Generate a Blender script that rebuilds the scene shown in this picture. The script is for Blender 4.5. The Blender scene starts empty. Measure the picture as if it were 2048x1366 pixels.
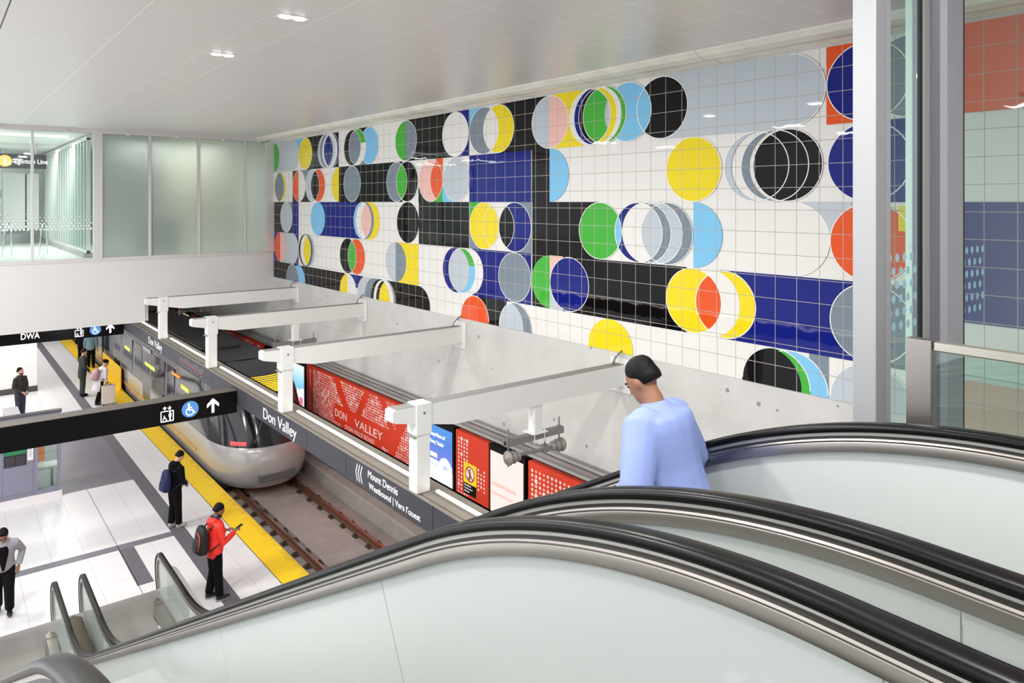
import bpy, bmesh, math, random
from math import sin, cos, pi, radians, sqrt
from mathutils import Vector, Matrix
random.seed(11)
SC = bpy.context.scene
COL = SC.collection

# ------------------------------------------------------------------ camera, world, exposure
EYE = 7.4                                   # lens height above the platform floor
cam_d = bpy.data.cameras.new('camera')
cam = bpy.data.objects.new('camera', cam_d)
COL.objects.link(cam)
cam.location = (0, 0, EYE)
cam.rotation_euler = (radians(90), 0, -radians(37.595))
cam_d.sensor_width = 36.0
cam_d.lens = 1452.0 * 36.0 / 2048.0
cam_d.shift_x = 41.0 / 2048.0               # shift lens, camera held level
cam_d.shift_y = -279.0 / 2048.0
cam_d.clip_start = 0.05
cam_d.clip_end = 300
SC.camera = cam

world = bpy.data.worlds.new('world')
SC.world = world
world.use_nodes = True
wb = world.node_tree.nodes['Background']
wb.inputs['Color'].default_value = (0.93, 0.965, 1.0, 1)
wb.inputs['Strength'].default_value = 1.15

SC.view_settings.view_transform = 'Standard'
SC.view_settings.look = 'None'
SC.view_settings.gamma = 1.0
SC.view_settings.use_curve_mapping = False
SC.view_settings.exposure = 0.60
SC.cycles.max_bounces = 8
SC.cycles.diffuse_bounces = 4
SC.cycles.glossy_bounces = 4
SC.cycles.transmission_bounces = 6
SC.cycles.transparent_max_bounces = 12
SC.cycles.sample_clamp_indirect = 6.0
SC.cycles.caustics_reflective = False
SC.cycles.caustics_refractive = False


def area(name, loc, sx, sy, power, rot=(0, 0, 0), color=(1, 0.985, 0.96)):
    l = bpy.data.lights.new(name, 'AREA')
    l.shape = 'RECTANGLE'
    l.size, l.size_y, l.energy, l.color = sx, sy, power, color
    o = bpy.data.objects.new(name, l)
    o.location, o.rotation_euler = loc, rot
    COL.objects.link(o)
    return o


# rows of luminaires: high ceiling with added fill lamps, under the bridge deck, upper concourse
for yy in (0.0, 2.7, 5.4, 8.1, 10.8):
    area('downlight_glow', (3.33, yy, 9.50), 0.34, 0.16, 60 if yy > 4 else 14)
for xx in (-4.0, -0.6):
    for yy in (5.5, 11.0, 18.0):
        area('downlight_glow', (xx, yy, 9.50), 0.6, 0.6, 165)  # unseen lamps without fixtures, added to brighten the hall and balustrades
area('downlight_glow', (1.8, 0.8, 9.50), 0.34, 0.16, 120)  # added lamp without a fixture, brightens the farther escalator's glass
area('downlight_glow', (-4.0, 0.5, 9.50), 0.6, 0.6, 120)  # another added fill lamp, out of view and without a fixture
for xx in (0.4, 3.4):
    for yy in (27.0, 32.0, 37.0, 42.0):
        area('platform_light_glow', (xx, yy, 3.66), 0.2, 3.0, 52)
for xx in (-2.0, 2.4):
    for yy in (27.0, 31.0):
        area('concourse_light_glow', (xx, yy, 9.3), 2.4, 0.3, 85)
area('concourse_light_glow', (6.6, 26.6, 9.3), 3.4, 0.3, 150)

# ------------------------------------------------------------------ materials


def lin(c):
    c /= 255.0
    return c / 12.92 if c <= 0.04045 else ((c + 0.055) / 1.055) ** 2.4


def rgb(r, g, b):
    return (lin(r), lin(g), lin(b), 1.0)


MATS = {}


def mat(name, col, rough=0.5, metal=0.0, spec=0.5, coat=0.0, emit=None, es=0.0, noise=0.0, nscale=8.0, bump=0.0, bscale=40.0,
        trans=0.0):
    if name in MATS:
        return MATS[name]
    m = bpy.data.materials.new(name)
    m.use_nodes = True
    nt = m.node_tree
    p = nt.nodes['Principled BSDF']
    p.inputs['Base Color'].default_value = col
    p.inputs['Roughness'].default_value = rough
    p.inputs['Metallic'].default_value = metal
    p.inputs['Specular IOR Level'].default_value = spec
    p.inputs['Coat Weight'].default_value = coat
    p.inputs['Coat Roughness'].default_value = 0.08
    p.inputs['Transmission Weight'].default_value = trans
    if emit:
        p.inputs['Emission Color'].default_value = emit
        p.inputs['Emission Strength'].default_value = es
    if noise or bump:
        tc = nt.nodes.new('ShaderNodeTexCoord')
    if noise:
        n = nt.nodes.new('ShaderNodeTexNoise')
        n.inputs['Scale'].default_value = nscale
        n.inputs['Detail'].default_value = 5
        nt.links.new(tc.outputs['Object'], n.inputs['Vector'])
        mx = nt.nodes.new('ShaderNodeMix')
        mx.data_type = 'RGBA'
        mx.inputs[6].default_value = tuple(max(0, c * (1 - noise)) for c in col[:3]) + (1,)
        mx.inputs[7].default_value = tuple(min(1, c * (1 + noise)) for c in col[:3]) + (1,)
        nt.links.new(n.outputs['Fac'], mx.inputs[0])
        nt.links.new(mx.outputs[2], p.inputs['Base Color'])
    if bump:
        n2 = nt.nodes.new('ShaderNodeTexNoise')
        n2.inputs['Scale'].default_value = bscale
        n2.inputs['Detail'].default_value = 3
        nt.links.new(tc.outputs['Object'], n2.inputs['Vector'])
        b = nt.nodes.new('ShaderNodeBump')
        b.inputs['Strength'].default_value = bump
        b.inputs['Distance'].default_value = 0.01
        nt.links.new(n2.outputs['Fac'], b.inputs['Height'])
        nt.links.new(b.outputs['Normal'], p.inputs['Normal'])
    MATS[name] = m
    return m


def emis(name, col, s):
    return mat(name, (0.02, 0.02, 0.02, 1), 0.4, emit=col, es=s)


def nmath(nt, op, a, b=None, c=None):
    n = nt.nodes.new('ShaderNodeMath')
    n.operation = op
    for i, v in enumerate((a, b, c)):
        if v is None:
            continue
        if isinstance(v, (int, float)):
            n.inputs[i].default_value = v
        else:
            nt.links.new(v, n.inputs[i])
    return n.outputs[0]


def lines_mask(nt, coord, off, pitch, half):
    """1 within +-half of off + k * pitch"""
    t = nmath(nt, 'DIVIDE', nmath(nt, 'SUBTRACT', coord, off), pitch)
    f = nmath(nt, 'FRACT', t)
    d = nmath(nt, 'MINIMUM', f, nmath(nt, 'SUBTRACT', 1.0, f))
    return nmath(nt, 'LESS_THAN', d, half / pitch)


def grid_mat(name, col, line, gx, gy, rough, axes='XY', spec=0.5, wave=0.0, wscale=3.0, metal=0.0, dots=None, noise=0.0, nscale=5.0):
    """a surface ruled by two families of joints at gx = (offset, pitch, half width), gy likewise, along the two object axes"""
    if name in MATS:
        return MATS[name]
    m = mat(name, col, rough, metal, spec)
    nt = m.node_tree
    p = nt.nodes['Principled BSDF']
    tc = nt.nodes.new('ShaderNodeTexCoord')
    sp = nt.nodes.new('ShaderNodeSeparateXYZ')
    nt.links.new(tc.outputs['Object'], sp.inputs[0])
    a, b = sp.outputs['XYZ'.index(axes[0])], sp.outputs['XYZ'.index(axes[1])]
    mk = nmath(nt, 'MAXIMUM', lines_mask(nt, a, *gx), lines_mask(nt, b, *gy))
    src = None
    if noise:
        n = nt.nodes.new('ShaderNodeTexNoise')
        n.inputs['Scale'].default_value = nscale
        n.inputs['Detail'].default_value = 6
        nt.links.new(tc.outputs['Object'], n.inputs['Vector'])
        mx0 = nt.nodes.new('ShaderNodeMix')
        mx0.data_type = 'RGBA'
        mx0.inputs[6].default_value = tuple(c * (1 - noise) for c in col[:3]) + (1,)
        mx0.inputs[7].default_value = tuple(min(1, c * (1 + noise)) for c in col[:3]) + (1,)
        nt.links.new(n.outputs['Fac'], mx0.inputs[0])
        src = mx0.outputs[2]
    if dots:
        dm = None
        for ax in (a, b):
            f = nmath(nt, 'FRACT', nmath(nt, 'DIVIDE', ax, dots[0]))
            d = nmath(nt, 'SUBTRACT', f, 0.5)
            d2 = nmath(nt, 'MULTIPLY', d, d)
            dm = d2 if dm is None else nmath(nt, 'ADD', dm, d2)
        dk = nmath(nt, 'LESS_THAN', dm, dots[1] ** 2)
        mx1 = nt.nodes.new('ShaderNodeMix')
        mx1.data_type = 'RGBA'
        mx1.inputs[6].default_value = col
        mx1.inputs[7].default_value = dots[2]
        nt.links.new(dk, mx1.inputs[0])
        src = mx1.outputs[2]
    mx = nt.nodes.new('ShaderNodeMix')
    mx.data_type = 'RGBA'
    mx.inputs[6].default_value = col
    mx.inputs[7].default_value = line
    if src is not None:
        nt.links.new(src, mx.inputs[6])
    nt.links.new(mk, mx.inputs[0])
    nt.links.new(mx.outputs[2], p.inputs['Base Color'])
    if wave:
        n = nt.nodes.new('ShaderNodeTexNoise')
        n.inputs['Scale'].default_value = wscale
        n.inputs['Detail'].default_value = 1.5
        nt.links.new(tc.outputs['Object'], n.inputs['Vector'])
        bp = nt.nodes.new('ShaderNodeBump')
        bp.inputs['Strength'].default_value = wave
        bp.inputs['Distance'].default_value = 0.05
        nt.links.new(n.outputs['Fac'], bp.inputs['Height'])
        nt.links.new(bp.outputs['Normal'], p.inputs['Normal'])
    return m


def glass_mat(name, tint, refl=0.12, milky=0.0, milk=(0.8, 0.85, 0.83, 1), rough=0.02):
    """thin architectural glass: tinted see-through, a mirror share, and an optional milky share"""
    if name in MATS:
        return MATS[name]
    m = bpy.data.materials.new(name)
    m.use_nodes = True
    nt = m.node_tree
    nt.nodes.clear()
    out = nt.nodes.new('ShaderNodeOutputMaterial')
    tr = nt.nodes.new('ShaderNodeBsdfTransparent')
    tr.inputs['Color'].default_value = tint
    last = tr.outputs[0]
    if milky:
        df = nt.nodes.new('ShaderNodeBsdfDiffuse')
        df.inputs['Color'].default_value = milk
        tl = nt.nodes.new('ShaderNodeBsdfTranslucent')
        tl.inputs['Color'].default_value = milk
        mm = nt.nodes.new('ShaderNodeMixShader')
        mm.inputs[0].default_value = 0.4
        nt.links.new(df.outputs[0], mm.inputs[1])
        nt.links.new(tl.outputs[0], mm.inputs[2])
        m2 = nt.nodes.new('ShaderNodeMixShader')
        m2.inputs[0].default_value = milky
        nt.links.new(last, m2.inputs[1])
        nt.links.new(mm.outputs[0], m2.inputs[2])
        last = m2.outputs[0]
    gl = nt.nodes.new('ShaderNodeBsdfGlossy')
    gl.inputs['Roughness'].default_value = rough
    fr = nt.nodes.new('ShaderNodeLayerWeight')
    fr.inputs['Blend'].default_value = 0.5
    m3 = nt.nodes.new('ShaderNodeMixShader')
    fk = nmath(nt, 'MULTIPLY_ADD', nmath(nt, 'POWER', fr.outputs['Facing'], 4.0), 0.5, refl)
    nt.links.new(fk, m3.inputs[0])
    nt.links.new(last, m3.inputs[1])
    nt.links.new(gl.outputs[0], m3.inputs[2])
    nt.links.new(m3.outputs[0], out.inputs['Surface'])
    MATS[name] = m
    return m


WHITE = mat('white_paint', rgb(236, 235, 233), 0.45)
WALLW = mat('white_plaster', rgb(228, 226, 224), 0.6)
BEAMW = mat('beam_white_enamel', rgb(235, 235, 233), 0.35)
DUST = mat('dusty_grey_top', rgb(150, 150, 148), 0.8, noise=0.12, nscale=14)
ALU = mat('brushed_aluminium', rgb(196, 196, 196), 0.35, 0.6)
STEEL = mat('stainless_steel', rgb(178, 172, 166), 0.28, 1.0, noise=0.06, nscale=30)
STEELD = mat('dark_steel', rgb(84, 82, 80), 0.35, 0.8)
CHROME = mat('polished_steel', rgb(205, 203, 200), 0.16, 1.0)
RUBBER = mat('black_handrail_rubber', rgb(10, 9, 10), 0.30, spec=0.24)
BLACK = mat('black_panel', rgb(7, 6, 7), 0.4, spec=0.2)
BLACKM = mat('black_gasket', rgb(16, 16, 18), 0.6)
FASC = mat('fascia_charcoal', rgb(66, 65, 72), 0.5, 0.0, spec=0.3)
GREYM = mat('galvanised_grey', rgb(140, 140, 138), 0.5, 0.4, noise=0.1, nscale=20)
LETTER = mat('white_lettering', rgb(250, 250, 250), 0.5, emit=(1, 1, 1, 1), es=0.15)
LIT = emis('backlit_white', (1, 1, 1, 1), 1.6)
LITB = emis('backlit_blue', rgb(74, 134, 196), 0.9)
LED = emis('led_tube', (1, 0.97, 0.90, 1), 5.0)
CHAN = mat('channel_bronze_grey', rgb(150, 141, 132), 0.45, 0.3)
REDP = mat('red_panel', rgb(226, 60, 32), 0.4)
REDDOT = mat('white_dot', rgb(248, 232, 226), 0.5)
BAL = glass_mat('milky_balustrade_glass', (0.86, 0.93, 0.9, 1), 0.04, 0.93, rgb(238, 242, 240), 0.03)
CLEAR = glass_mat('clear_glass', (0.92, 0.97, 0.955, 1), 0.04)
GREENG = glass_mat('green_glass', (0.84, 0.93, 0.90, 1), 0.05)
FROST = mat('frosted_glass', rgb(214, 226, 220), 0.42, trans=0.62, spec=0.5)
BAL2 = glass_mat('clear_balustrade_glass', (0.88, 0.94, 0.92, 1), 0.04, 0.45, rgb(238, 242, 240), 0.03)
FINISH = mat('grey_kiosk_panel', rgb(134, 133, 152), 0.4)

# ------------------------------------------------------------------ mesh builder


class MB:
    def __init__(self):
        self.v, self.f, self.m = [], [], []

    def add(self, vs, fs, mi=0):
        k = len(self.v)
        self.v += [tuple(p) for p in vs]
        for f in fs:
            self.f.append(tuple(i + k for i in f))
            self.m.append(mi)
        return self

    def box(self, x0, x1, y0, y1, z0, z1, mi=0, top=None):
        vs = [(x, y, z) for z in (z0, z1) for y in (y0, y1) for x in (x0, x1)]
        fs = [(0, 2, 3, 1), (0, 1, 5, 4), (1, 3, 7, 5), (3, 2, 6, 7), (2, 0, 4, 6)]
        self.add(vs, fs, mi)
        self.add(vs, [(4, 5, 7, 6)], mi if top is None else top)
        return self

    def prism(self, poly, axis, lo, hi, mi=0, cap=None):
        """poly: 2D points; axis 'x' -> (y,z), 'y' -> (x,z), 'z' -> (x,y)"""
        def p3(p, t):
            return {'x': (t, p[0], p[1]), 'y': (p[0], t, p[1]), 'z': (p[0], p[1], t)}[axis]
        n = len(poly)
        vs = [p3(p, lo) for p in poly] + [p3(p, hi) for p in poly]
        self.add(vs, [(i, (i + 1) % n, n + (i + 1) % n, n + i) for i in range(n)], mi)
        c = mi if cap is None else cap
        self.add(vs, [tuple(range(n - 1, -1, -1)), tuple(range(n, 2 * n))], c)
        return self

    def tube(self, pts, r, n=8, mi=0, caps=True, flat=(1, 1)):
        pts = [Vector(p) for p in pts]
        rr = r if isinstance(r, (list, tuple)) else [r] * len(pts)
        rings = []
        up0 = None
        for i, p in enumerate(pts):
            d = (pts[min(i + 1, len(pts) - 1)] - pts[max(i - 1, 0)]).normalized()
            if up0 is None:
                up0 = Vector((0, 0, 1)) if abs(d.z) < 0.9 else Vector((0, 1, 0))
            s = d.cross(up0)
            s = s.normalized() if s.length > 1e-6 else Vector((1, 0, 0))
            u = s.cross(d).normalized()
            rings.append([p + s * (cos(2 * pi * k / n) * rr[i] * flat[0]) + u * (sin(2 * pi * k / n) * rr[i] * flat[1]) for k in range(n)])
            up0 = u
        self.rings(rings, mi, caps)
        return self

    def rings(self, rings, mi=0, caps=True):
        n = len(rings[0])
        vs = [p for r in rings for p in r]
        fs = [(i * n + k, i * n + (k + 1) % n, (i + 1) * n + (k + 1) % n, (i + 1) * n + k) for i in range(len(rings) - 1) for k in range(n)]
        if caps:
            fs += [tuple(range(n - 1, -1, -1)), tuple((len(rings) - 1) * n + k for k in range(n))]
        self.add(vs, fs, mi)
        return self

    def cyl(self, c, r, h, axis='z', n=16, mi=0):
        c = Vector(c)
        a = {'x': Vector((1, 0, 0)), 'y': Vector((0, 1, 0)), 'z': Vector((0, 0, 1))}[axis]
        return self.tube([c - a * h / 2, c + a * h / 2], r, n, mi)

    def ell(self, c, r, n=12, m=8, mi=0, M=None):
        c = Vector(c)
        rings = []
        for i in range(m + 1):
            t = -pi / 2 + pi * i / m
            rad = max(cos(t), 0.02)
            ring = []
            for k in range(n):
                q = Vector((r[0] * rad * cos(2 * pi * k / n), r[1] * rad * sin(2 * pi * k / n), r[2] * sin(t)))
                if M is not None:
                    q = M @ q
                ring.append(c + q)
            rings.append(ring)
        return self.rings(rings, mi)

    def disc(self, c, r, axis, n=8, mi=0, sgn=1):
        """flat disc facing along axis"""
        pts = []
        for k in range(n):
            a, b = r * cos(2 * pi * k / n), r * sin(2 * pi * k / n)
            pts.append({'x': (c[0], c[1] + a, c[2] + b), 'y': (c[0] + a, c[1], c[2] + b), 'z': (c[0] + a, c[1] + b, c[2])}[axis])
        self.add(pts, [tuple(range(n))], mi)
        return self

    def xf(self, M):
        self.v = [tuple(M @ Vector(p)) for p in self.v]
        return self

    def build(self, name, mats, parent=None, smooth=False, bevel=0.0, seg=2):
        me = bpy.data.meshes.new(name)
        me.from_pydata(self.v, [], self.f)
        for m in (mats if isinstance(mats, (list, tuple)) else [mats]):
            me.materials.append(m)
        me.polygons.foreach_set('material_index', self.m)
        if smooth:
            me.polygons.foreach_set('use_smooth', [True] * len(self.f))
        bm = bmesh.new()
        bm.from_mesh(me)
        bmesh.ops.remove_doubles(bm, verts=bm.verts, dist=1e-6) if smooth else None
        bmesh.ops.recalc_face_normals(bm, faces=bm.faces)
        bm.to_mesh(me)
        bm.free()
        o = bpy.data.objects.new(name, me)
        COL.objects.link(o)
        if bevel:
            b = o.modifiers.new('bevel', 'BEVEL')
            b.width, b.segments, b.limit_method, b.angle_limit = bevel, seg, 'ANGLE', radians(40)
        attach(o, parent)
        return o


def attach(o, parent):
    if parent is not None:
        o.parent = parent
        o.matrix_parent_inverse = Matrix.Translation(-Vector(parent.location))


def tag(o, label=None, cat=None, group=None, kind=None):
    for k, v in (('label', label), ('category', cat), ('group', group), ('kind', kind)):
        if v:
            o[k] = v
    return o


def thing(name, label, cat, loc=(0, 0, 0), group=None):
    o = bpy.data.objects.new(name, None)
    o.empty_display_size = 0.2
    o.location = loc
    COL.objects.link(o)
    return tag(o, label, cat, group)


def struct(o):
    o['kind'] = 'structure'
    return o


def copy_tree(o, parent=None):
    c = o.copy()
    COL.objects.link(c)
    if parent is not None:
        c.parent = parent
    for ch in list(o.children):
        copy_tree(ch, c)
    return c


AXES = {'wall': Matrix(((0, 0, -1, 0), (-1, 0, 0, 0), (0, 1, 0, 0), (0, 0, 0, 1))),      # reads towards -y, faces -x
        'front': Matrix(((1, 0, 0, 0), (0, 0, -1, 0), (0, 1, 0, 0), (0, 0, 0, 1)))}       # reads towards +x, faces -y


def text(s, size, loc, axes, m, parent, name='lettering', align='LEFT', width=None, ext=0.002, sp=1.0, bold=0.0):
    cu = bpy.data.curves.new(name, 'FONT')
    cu.body, cu.size, cu.extrude, cu.align_x, cu.space_character = s, size, ext, align, sp
    cu.offset = bold
    cu.resolution_u = 4
    t = bpy.data.objects.new(name, cu)
    COL.objects.link(t)
    dg = bpy.context.evaluated_depsgraph_get()
    me = bpy.data.meshes.new_from_object(t.evaluated_get(dg))
    bpy.data.objects.remove(t)
    bpy.data.curves.remove(cu)
    if width:
        xs = [v.co.x for v in me.vertices]
        k = width / (max(xs) - min(xs))
        me.transform(Matrix.Diagonal((k, 1, 1, 1)))
    me.transform(Matrix.Translation(loc) @ AXES[axes])
    me.materials.clear()
    me.materials.append(m)
    o = bpy.data.objects.new(name, me)
    COL.objects.link(o)
    attach(o, parent)
    return o

# ------------------------------------------------------------------ the setting
WX = 9.2            # mural / concrete wall
BY = 24.07          # bridge wall across the hall
UF = 5.46           # upper landing
CEIL = 9.55

TILE = grid_mat('platform_white_tile', rgb(230, 228, 230), rgb(176, 172, 175), (3.15, 0.6, 0.003), (0.05, 1.2, 0.003), 0.30, noise=0.03, nscale=2.0)
TACT = grid_mat('tactile_grey', rgb(112, 108, 116), rgb(88, 84, 92), (0.02, 0.045, 0.011), (0.0, 0.6, 0.003), 0.55)
DARKT = grid_mat('dark_grey_tile', rgb(116, 112, 122), rgb(104, 100, 110), (3.15, 0.6, 0.003), (0.05, 0.3, 0.002), 0.4, noise=0.06, nscale=6)
PLATE = mat('brushed_floor_plate', rgb(146, 140, 138), 0.45, 0.1, noise=0.1, nscale=5)
JOINT = mat('black_joint', rgb(70, 66, 68), 0.7)
YEL = mat('yellow_edge_strip', rgb(250, 208, 24), 0.5)
_nt = YEL.node_tree
_p = _nt.nodes['Principled BSDF']
_tc = _nt.nodes.new('ShaderNodeTexCoord')
_sx = _nt.nodes.new('ShaderNodeSeparateXYZ')
_nt.links.new(_tc.outputs['Object'], _sx.inputs[0])
_nz = _nt.nodes.new('ShaderNodeTexNoise')
_nz.inputs['Scale'].default_value = 5.0
_nz.inputs['Detail'].default_value = 8
_nz.inputs['Roughness'].default_value = 0.75
_nt.links.new(_tc.outputs['Object'], _nz.inputs['Vector'])
_e = nmath(_nt, 'MULTIPLY', nmath(_nt, 'SUBTRACT', _sx.outputs[0], 5.62), 2.6)     # scuffs gather at the edge of the strip
_k = nmath(_nt, 'MULTIPLY', nmath(_nt, 'MAXIMUM', nmath(_nt, 'ADD', _e, nmath(_nt, 'MULTIPLY', nmath(_nt, 'SUBTRACT', _nz.outputs['Fac'], 0.62), 2.6)), 0.0), 0.55)
_mx = _nt.nodes.new('ShaderNodeMix')
_mx.data_type = 'RGBA'
_mx.clamp_factor = True
_mx.inputs[6].default_value = rgb(250, 208, 24)
_mx.inputs[7].default_value = rgb(160, 118, 70)
_nt.links.new(_k, _mx.inputs[0])
_nt.links.new(_mx.outputs[2], _p.inputs['Base Color'])

f = MB()
f.box(-3.63, 5.93, -8, 52, -0.9, 0.0, 0)
h = 0.002
f.box(4.24, 4.55, -8, 52, 0, h, 1)                 # tactile path along the platform
f.box(-3.0, 4.24, 21.17, 26.6, 0, h, 2)            # dark floor field
f.box(0.0, 4.24, 17.05, 17.31, 0, h, 2)            # cross band
f.box(3.13, 3.43, 15.24, 17.05, 0, h, 1)           # spur towards the escalators
f.box(-3.6, 3.42, -8, 14.88, 0, h, 3)              # metal floor plates round the escalators
f.box(3.145, 3.155, 14.88, 21.17, 0, h, 4)
f.box(5.36, 5.375, -8, 52, 0, h, 4)
f.box(4.56, 5.36, 17.345, 17.352, 0, h, 4)
floor = struct(f.build('floor', [TILE, TACT, DARKT, PLATE, JOINT]))
y = MB()
y.box(5.375, 5.93, -8, 52, 0, 0.006)
struct(y.build('trim_1', YEL))

TRACKC = mat('track_concrete', rgb(158, 148, 144), 0.85, noise=0.22, nscale=3.5, bump=0.4, bscale=25)
KERBC = mat('kerb_concrete', rgb(176, 168, 162), 0.85, noise=0.2, nscale=5, bump=0.4, bscale=18)
t = MB()
t.box(5.93, 9.2, -8, 52, -0.9, -0.52)
t.box(6.78, 7.82, -8, 52, -0.52, -0.47)
struct(t.build('floor_track', TRACKC))
t = MB()
t.prism([(8.6, -0.52), (8.64, -0.17), (8.69, -0.14), (8.95, -0.14), (8.95, -0.52)], 'y', -8, 52)
struct(t.build('kerb', KERBC))

CONC = mat('board_concrete', rgb(206, 204, 201), 0.8, noise=0.17, nscale=1.6, bump=0.5, bscale=7)
_nt = CONC.node_tree
_v = _nt.nodes.new('ShaderNodeTexVoronoi')
_v.inputs['Scale'].default_value = 2.2
_tc = [n for n in _nt.nodes if n.type == 'TEX_COORD'][0]
_nt.links.new(_tc.outputs['Object'], _v.inputs['Vector'])
_hole = nmath(_nt, 'LESS_THAN', _v.outputs['Distance'], 0.075)
_m2 = _nt.nodes.new('ShaderNodeMix')
_m2.data_type = 'RGBA'
_m2.inputs[7].default_value = rgb(150, 148, 145)
_old = _nt.nodes['Principled BSDF'].inputs['Base Color'].links[0].from_socket
_nt.links.new(_old, _m2.inputs[6])
_nt.links.new(_hole, _m2.inputs[0])
_nt.links.new(_m2.outputs[2], _nt.nodes['Principled BSDF'].inputs['Base Color'])
w = MB()
w.box(WX, WX + 0.4, -8, 52, -0.9, 9.7)
struct(w.build('wall_right', CONC))
w = MB()
w.box(WX - 0.02, WX, -8, BY, 2.78, 3.76)          # lower lift of the cast wall stands slightly proud
struct(w.build('trim_3', CONC))

# ledge of concrete under the ceiling
LEDGE = mat('stained_concrete', rgb(242, 234, 224), 0.8, noise=0.2, nscale=2.2, bump=0.3, bscale=12)
t = MB()
sec = [(8.56, 9.60), (8.57, 9.53), (8.66, 9.47), (8.82, 9.44), (8.98, 9.455), (9.04, 9.50), (9.05, 9.47), (9.2, 9.43), (9.2, 9.60)]
yy = -8.0
while yy < BY:
    t.prism(sec, 'y', yy, min(yy + 2.39, BY))
    yy += 2.4
struct(t.build('trim_2', LEDGE))

CEILM = grid_mat('metal_ceiling_panels', rgb(236, 233, 231), rgb(250, 249, 247), (0.0, 50.0, 0.001), (10.18, 0.54, 0.006), 0.38,
                 metal=0.2, dots=(0.03, 0.22, rgb(214, 211, 209)))
_nt = CEILM.node_tree
_mixes = [n for n in _nt.nodes if n.type == 'MIX']
_last = _mixes[-1]
_sep = [n for n in _nt.nodes if n.type == 'SEPXYZ'][0]
_mk = _last.inputs[0].links[0].from_socket
for xo in (1.87, 3.06, 3.61, 4.80, 6.0, 7.2, 8.4, -0.55, -1.75):
    d = nmath(_nt, 'ABSOLUTE', nmath(_nt, 'SUBTRACT', _sep.outputs[0], xo))
    _mk = nmath(_nt, 'MAXIMUM', _mk, nmath(_nt, 'LESS_THAN', d, 0.008))
_nt.links.new(_mk, _last.inputs[0])
t = MB()
t.box(-7, 8.57, -8, BY, CEIL, CEIL + 0.1, 0)
t.box(0.655, 0.668, -8, BY, CEIL - 0.001, CEIL, 1)
struct(t.build('ceiling', [CEILM, JOINT]))

# the bridge across the hall
t = MB()
t.box(-7, 5.15, BY, BY + 0.25, 3.73, 5.66)
t.box(5.15, WX, BY, BY + 0.25, 4.37, 5.66)
struct(t.build('wall_back', WALLW))
t = MB()
t.box(-7, 5.15, BY + 0.25, 52, 3.73, 3.95)
t.box(5.15, 5.3, BY + 0.25, 52, 3.73, 4.37)
t.box(5.3, WX, BY + 0.25, 52, 4.37, 4.55)
struct(t.build('ceiling_platform', WHITE))
t = MB()
t.box(-7, WX, 51.6, 52, -0.9, 5.0)
struct(t.build('wall_far', WALLW))
LIGHTF = mat('concourse_floor', rgb(226, 228, 226), 0.25)
t = MB()
t.box(-7, WX, BY, 40, 5.66, 5.74)
struct(t.build('floor_concourse', LIGHTF))
t = MB()
t.box(-7, WX, BY, 40, 9.42, 9.6)
struct(t.build('ceiling_concourse', WHITE))
t = MB()
t.box(-7, WX, 36, 36.3, 5.74, 9.42)
t.box(6.55, WX, 27.4, 27.6, 5.74, 9.42, 1)  # added tan wall, darkens the right frosted panes from behind
t.box(5.2, 6.5, 25.4, 25.7, 5.74, 6.9, 2)  # added block, tints the lower part of the frosted glazing
struct(t.build('wall_concourse', [mat('concourse_wall', rgb(240, 242, 240), 0.5), mat('corridor_tan', rgb(176, 170, 150), 0.6), mat('corridor_blue_grey', rgb(120, 140, 146), 0.6)]))

# upper landing where the photographer stands
LAND = mat('landing_floor', rgb(170, 168, 165), 0.4, noise=0.08)
t = MB()
t.box(-5, 0.16, -8, 1.75, UF - 0.5, UF)
t.box(3.4, WX, -8, 1.75, UF - 0.5, UF)
t.box(0.16, 3.4, -8, -1.2, UF - 0.5, UF)
struct(t.build('floor_landing', LAND))
t = MB()
t.box(3.4, WX, -8.3, -8.0, UF - 0.5, 9.65)  # unseen wall added behind the camera to cut light on the partition
struct(t.build('wall_front', WALLW))

# ------------------------------------------------------------------ bridge glazing
GW = rgb(214, 210, 208)
FRAMEW = mat('glazing_frame', rgb(222, 218, 217), 0.4, 0.15)
t = MB()
t.box(-2, 8.98, BY - 0.02, BY + 0.10, 5.64, 5.75)
t.box(-2, 9.0, BY - 0.05, BY + 0.10, 9.42, 9.55)
t.box(3.75, 3.99, BY - 0.04, BY + 0.12, 5.72, 9.44)
t.box(3.84, 3.855, BY - 0.045, BY - 0.03, 5.72, 9.44)
for xx in (2.19, 0.7):
    t.box(xx, xx + 0.07, BY - 0.03, BY + 0.08, 5.72, 9.44)
for xx in (5.29, 6.74, 8.21):
    t.box(xx - 0.04, xx + 0.04, BY - 0.03, BY + 0.08, 5.72, 9.44)
t.box(8.90, WX, BY - 0.05, BY + 0.1, 5.72, 9.55)
struct(t.build('window_frame', FRAMEW, bevel=0.006))
for i, (a, b) in enumerate(((-2, 0.7), (0.77, 2.19), (2.26, 3.75))):
    t = MB()
    t.box(a, b, BY + 0.02, BY + 0.035, 5.75, 9.42)
    struct(t.build('window_%d' % (i + 1), CLEAR))
for i, (a, b) in enumerate(((3.99, 5.25), (5.33, 6.70), (6.78, 8.17), (8.25, 8.90))):
    t = MB()
    t.box(a, b, BY + 0.02, BY + 0.035, 5.75, 9.42)
    struct(t.build('window_%d' % (i + 4), FROST))
# small track clips along the head of the glazing
for i, xx in enumerate((1.46, 3.0, 4.62, 6.02, 7.42, 8.62)):
    t = MB()
    t.box(xx, xx + 0.09, BY - 0.11, BY - 0.05, 9.39, 9.45)
    struct(t.build('trim_%d' % (i + 10), WHITE, bevel=0.01))

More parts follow.
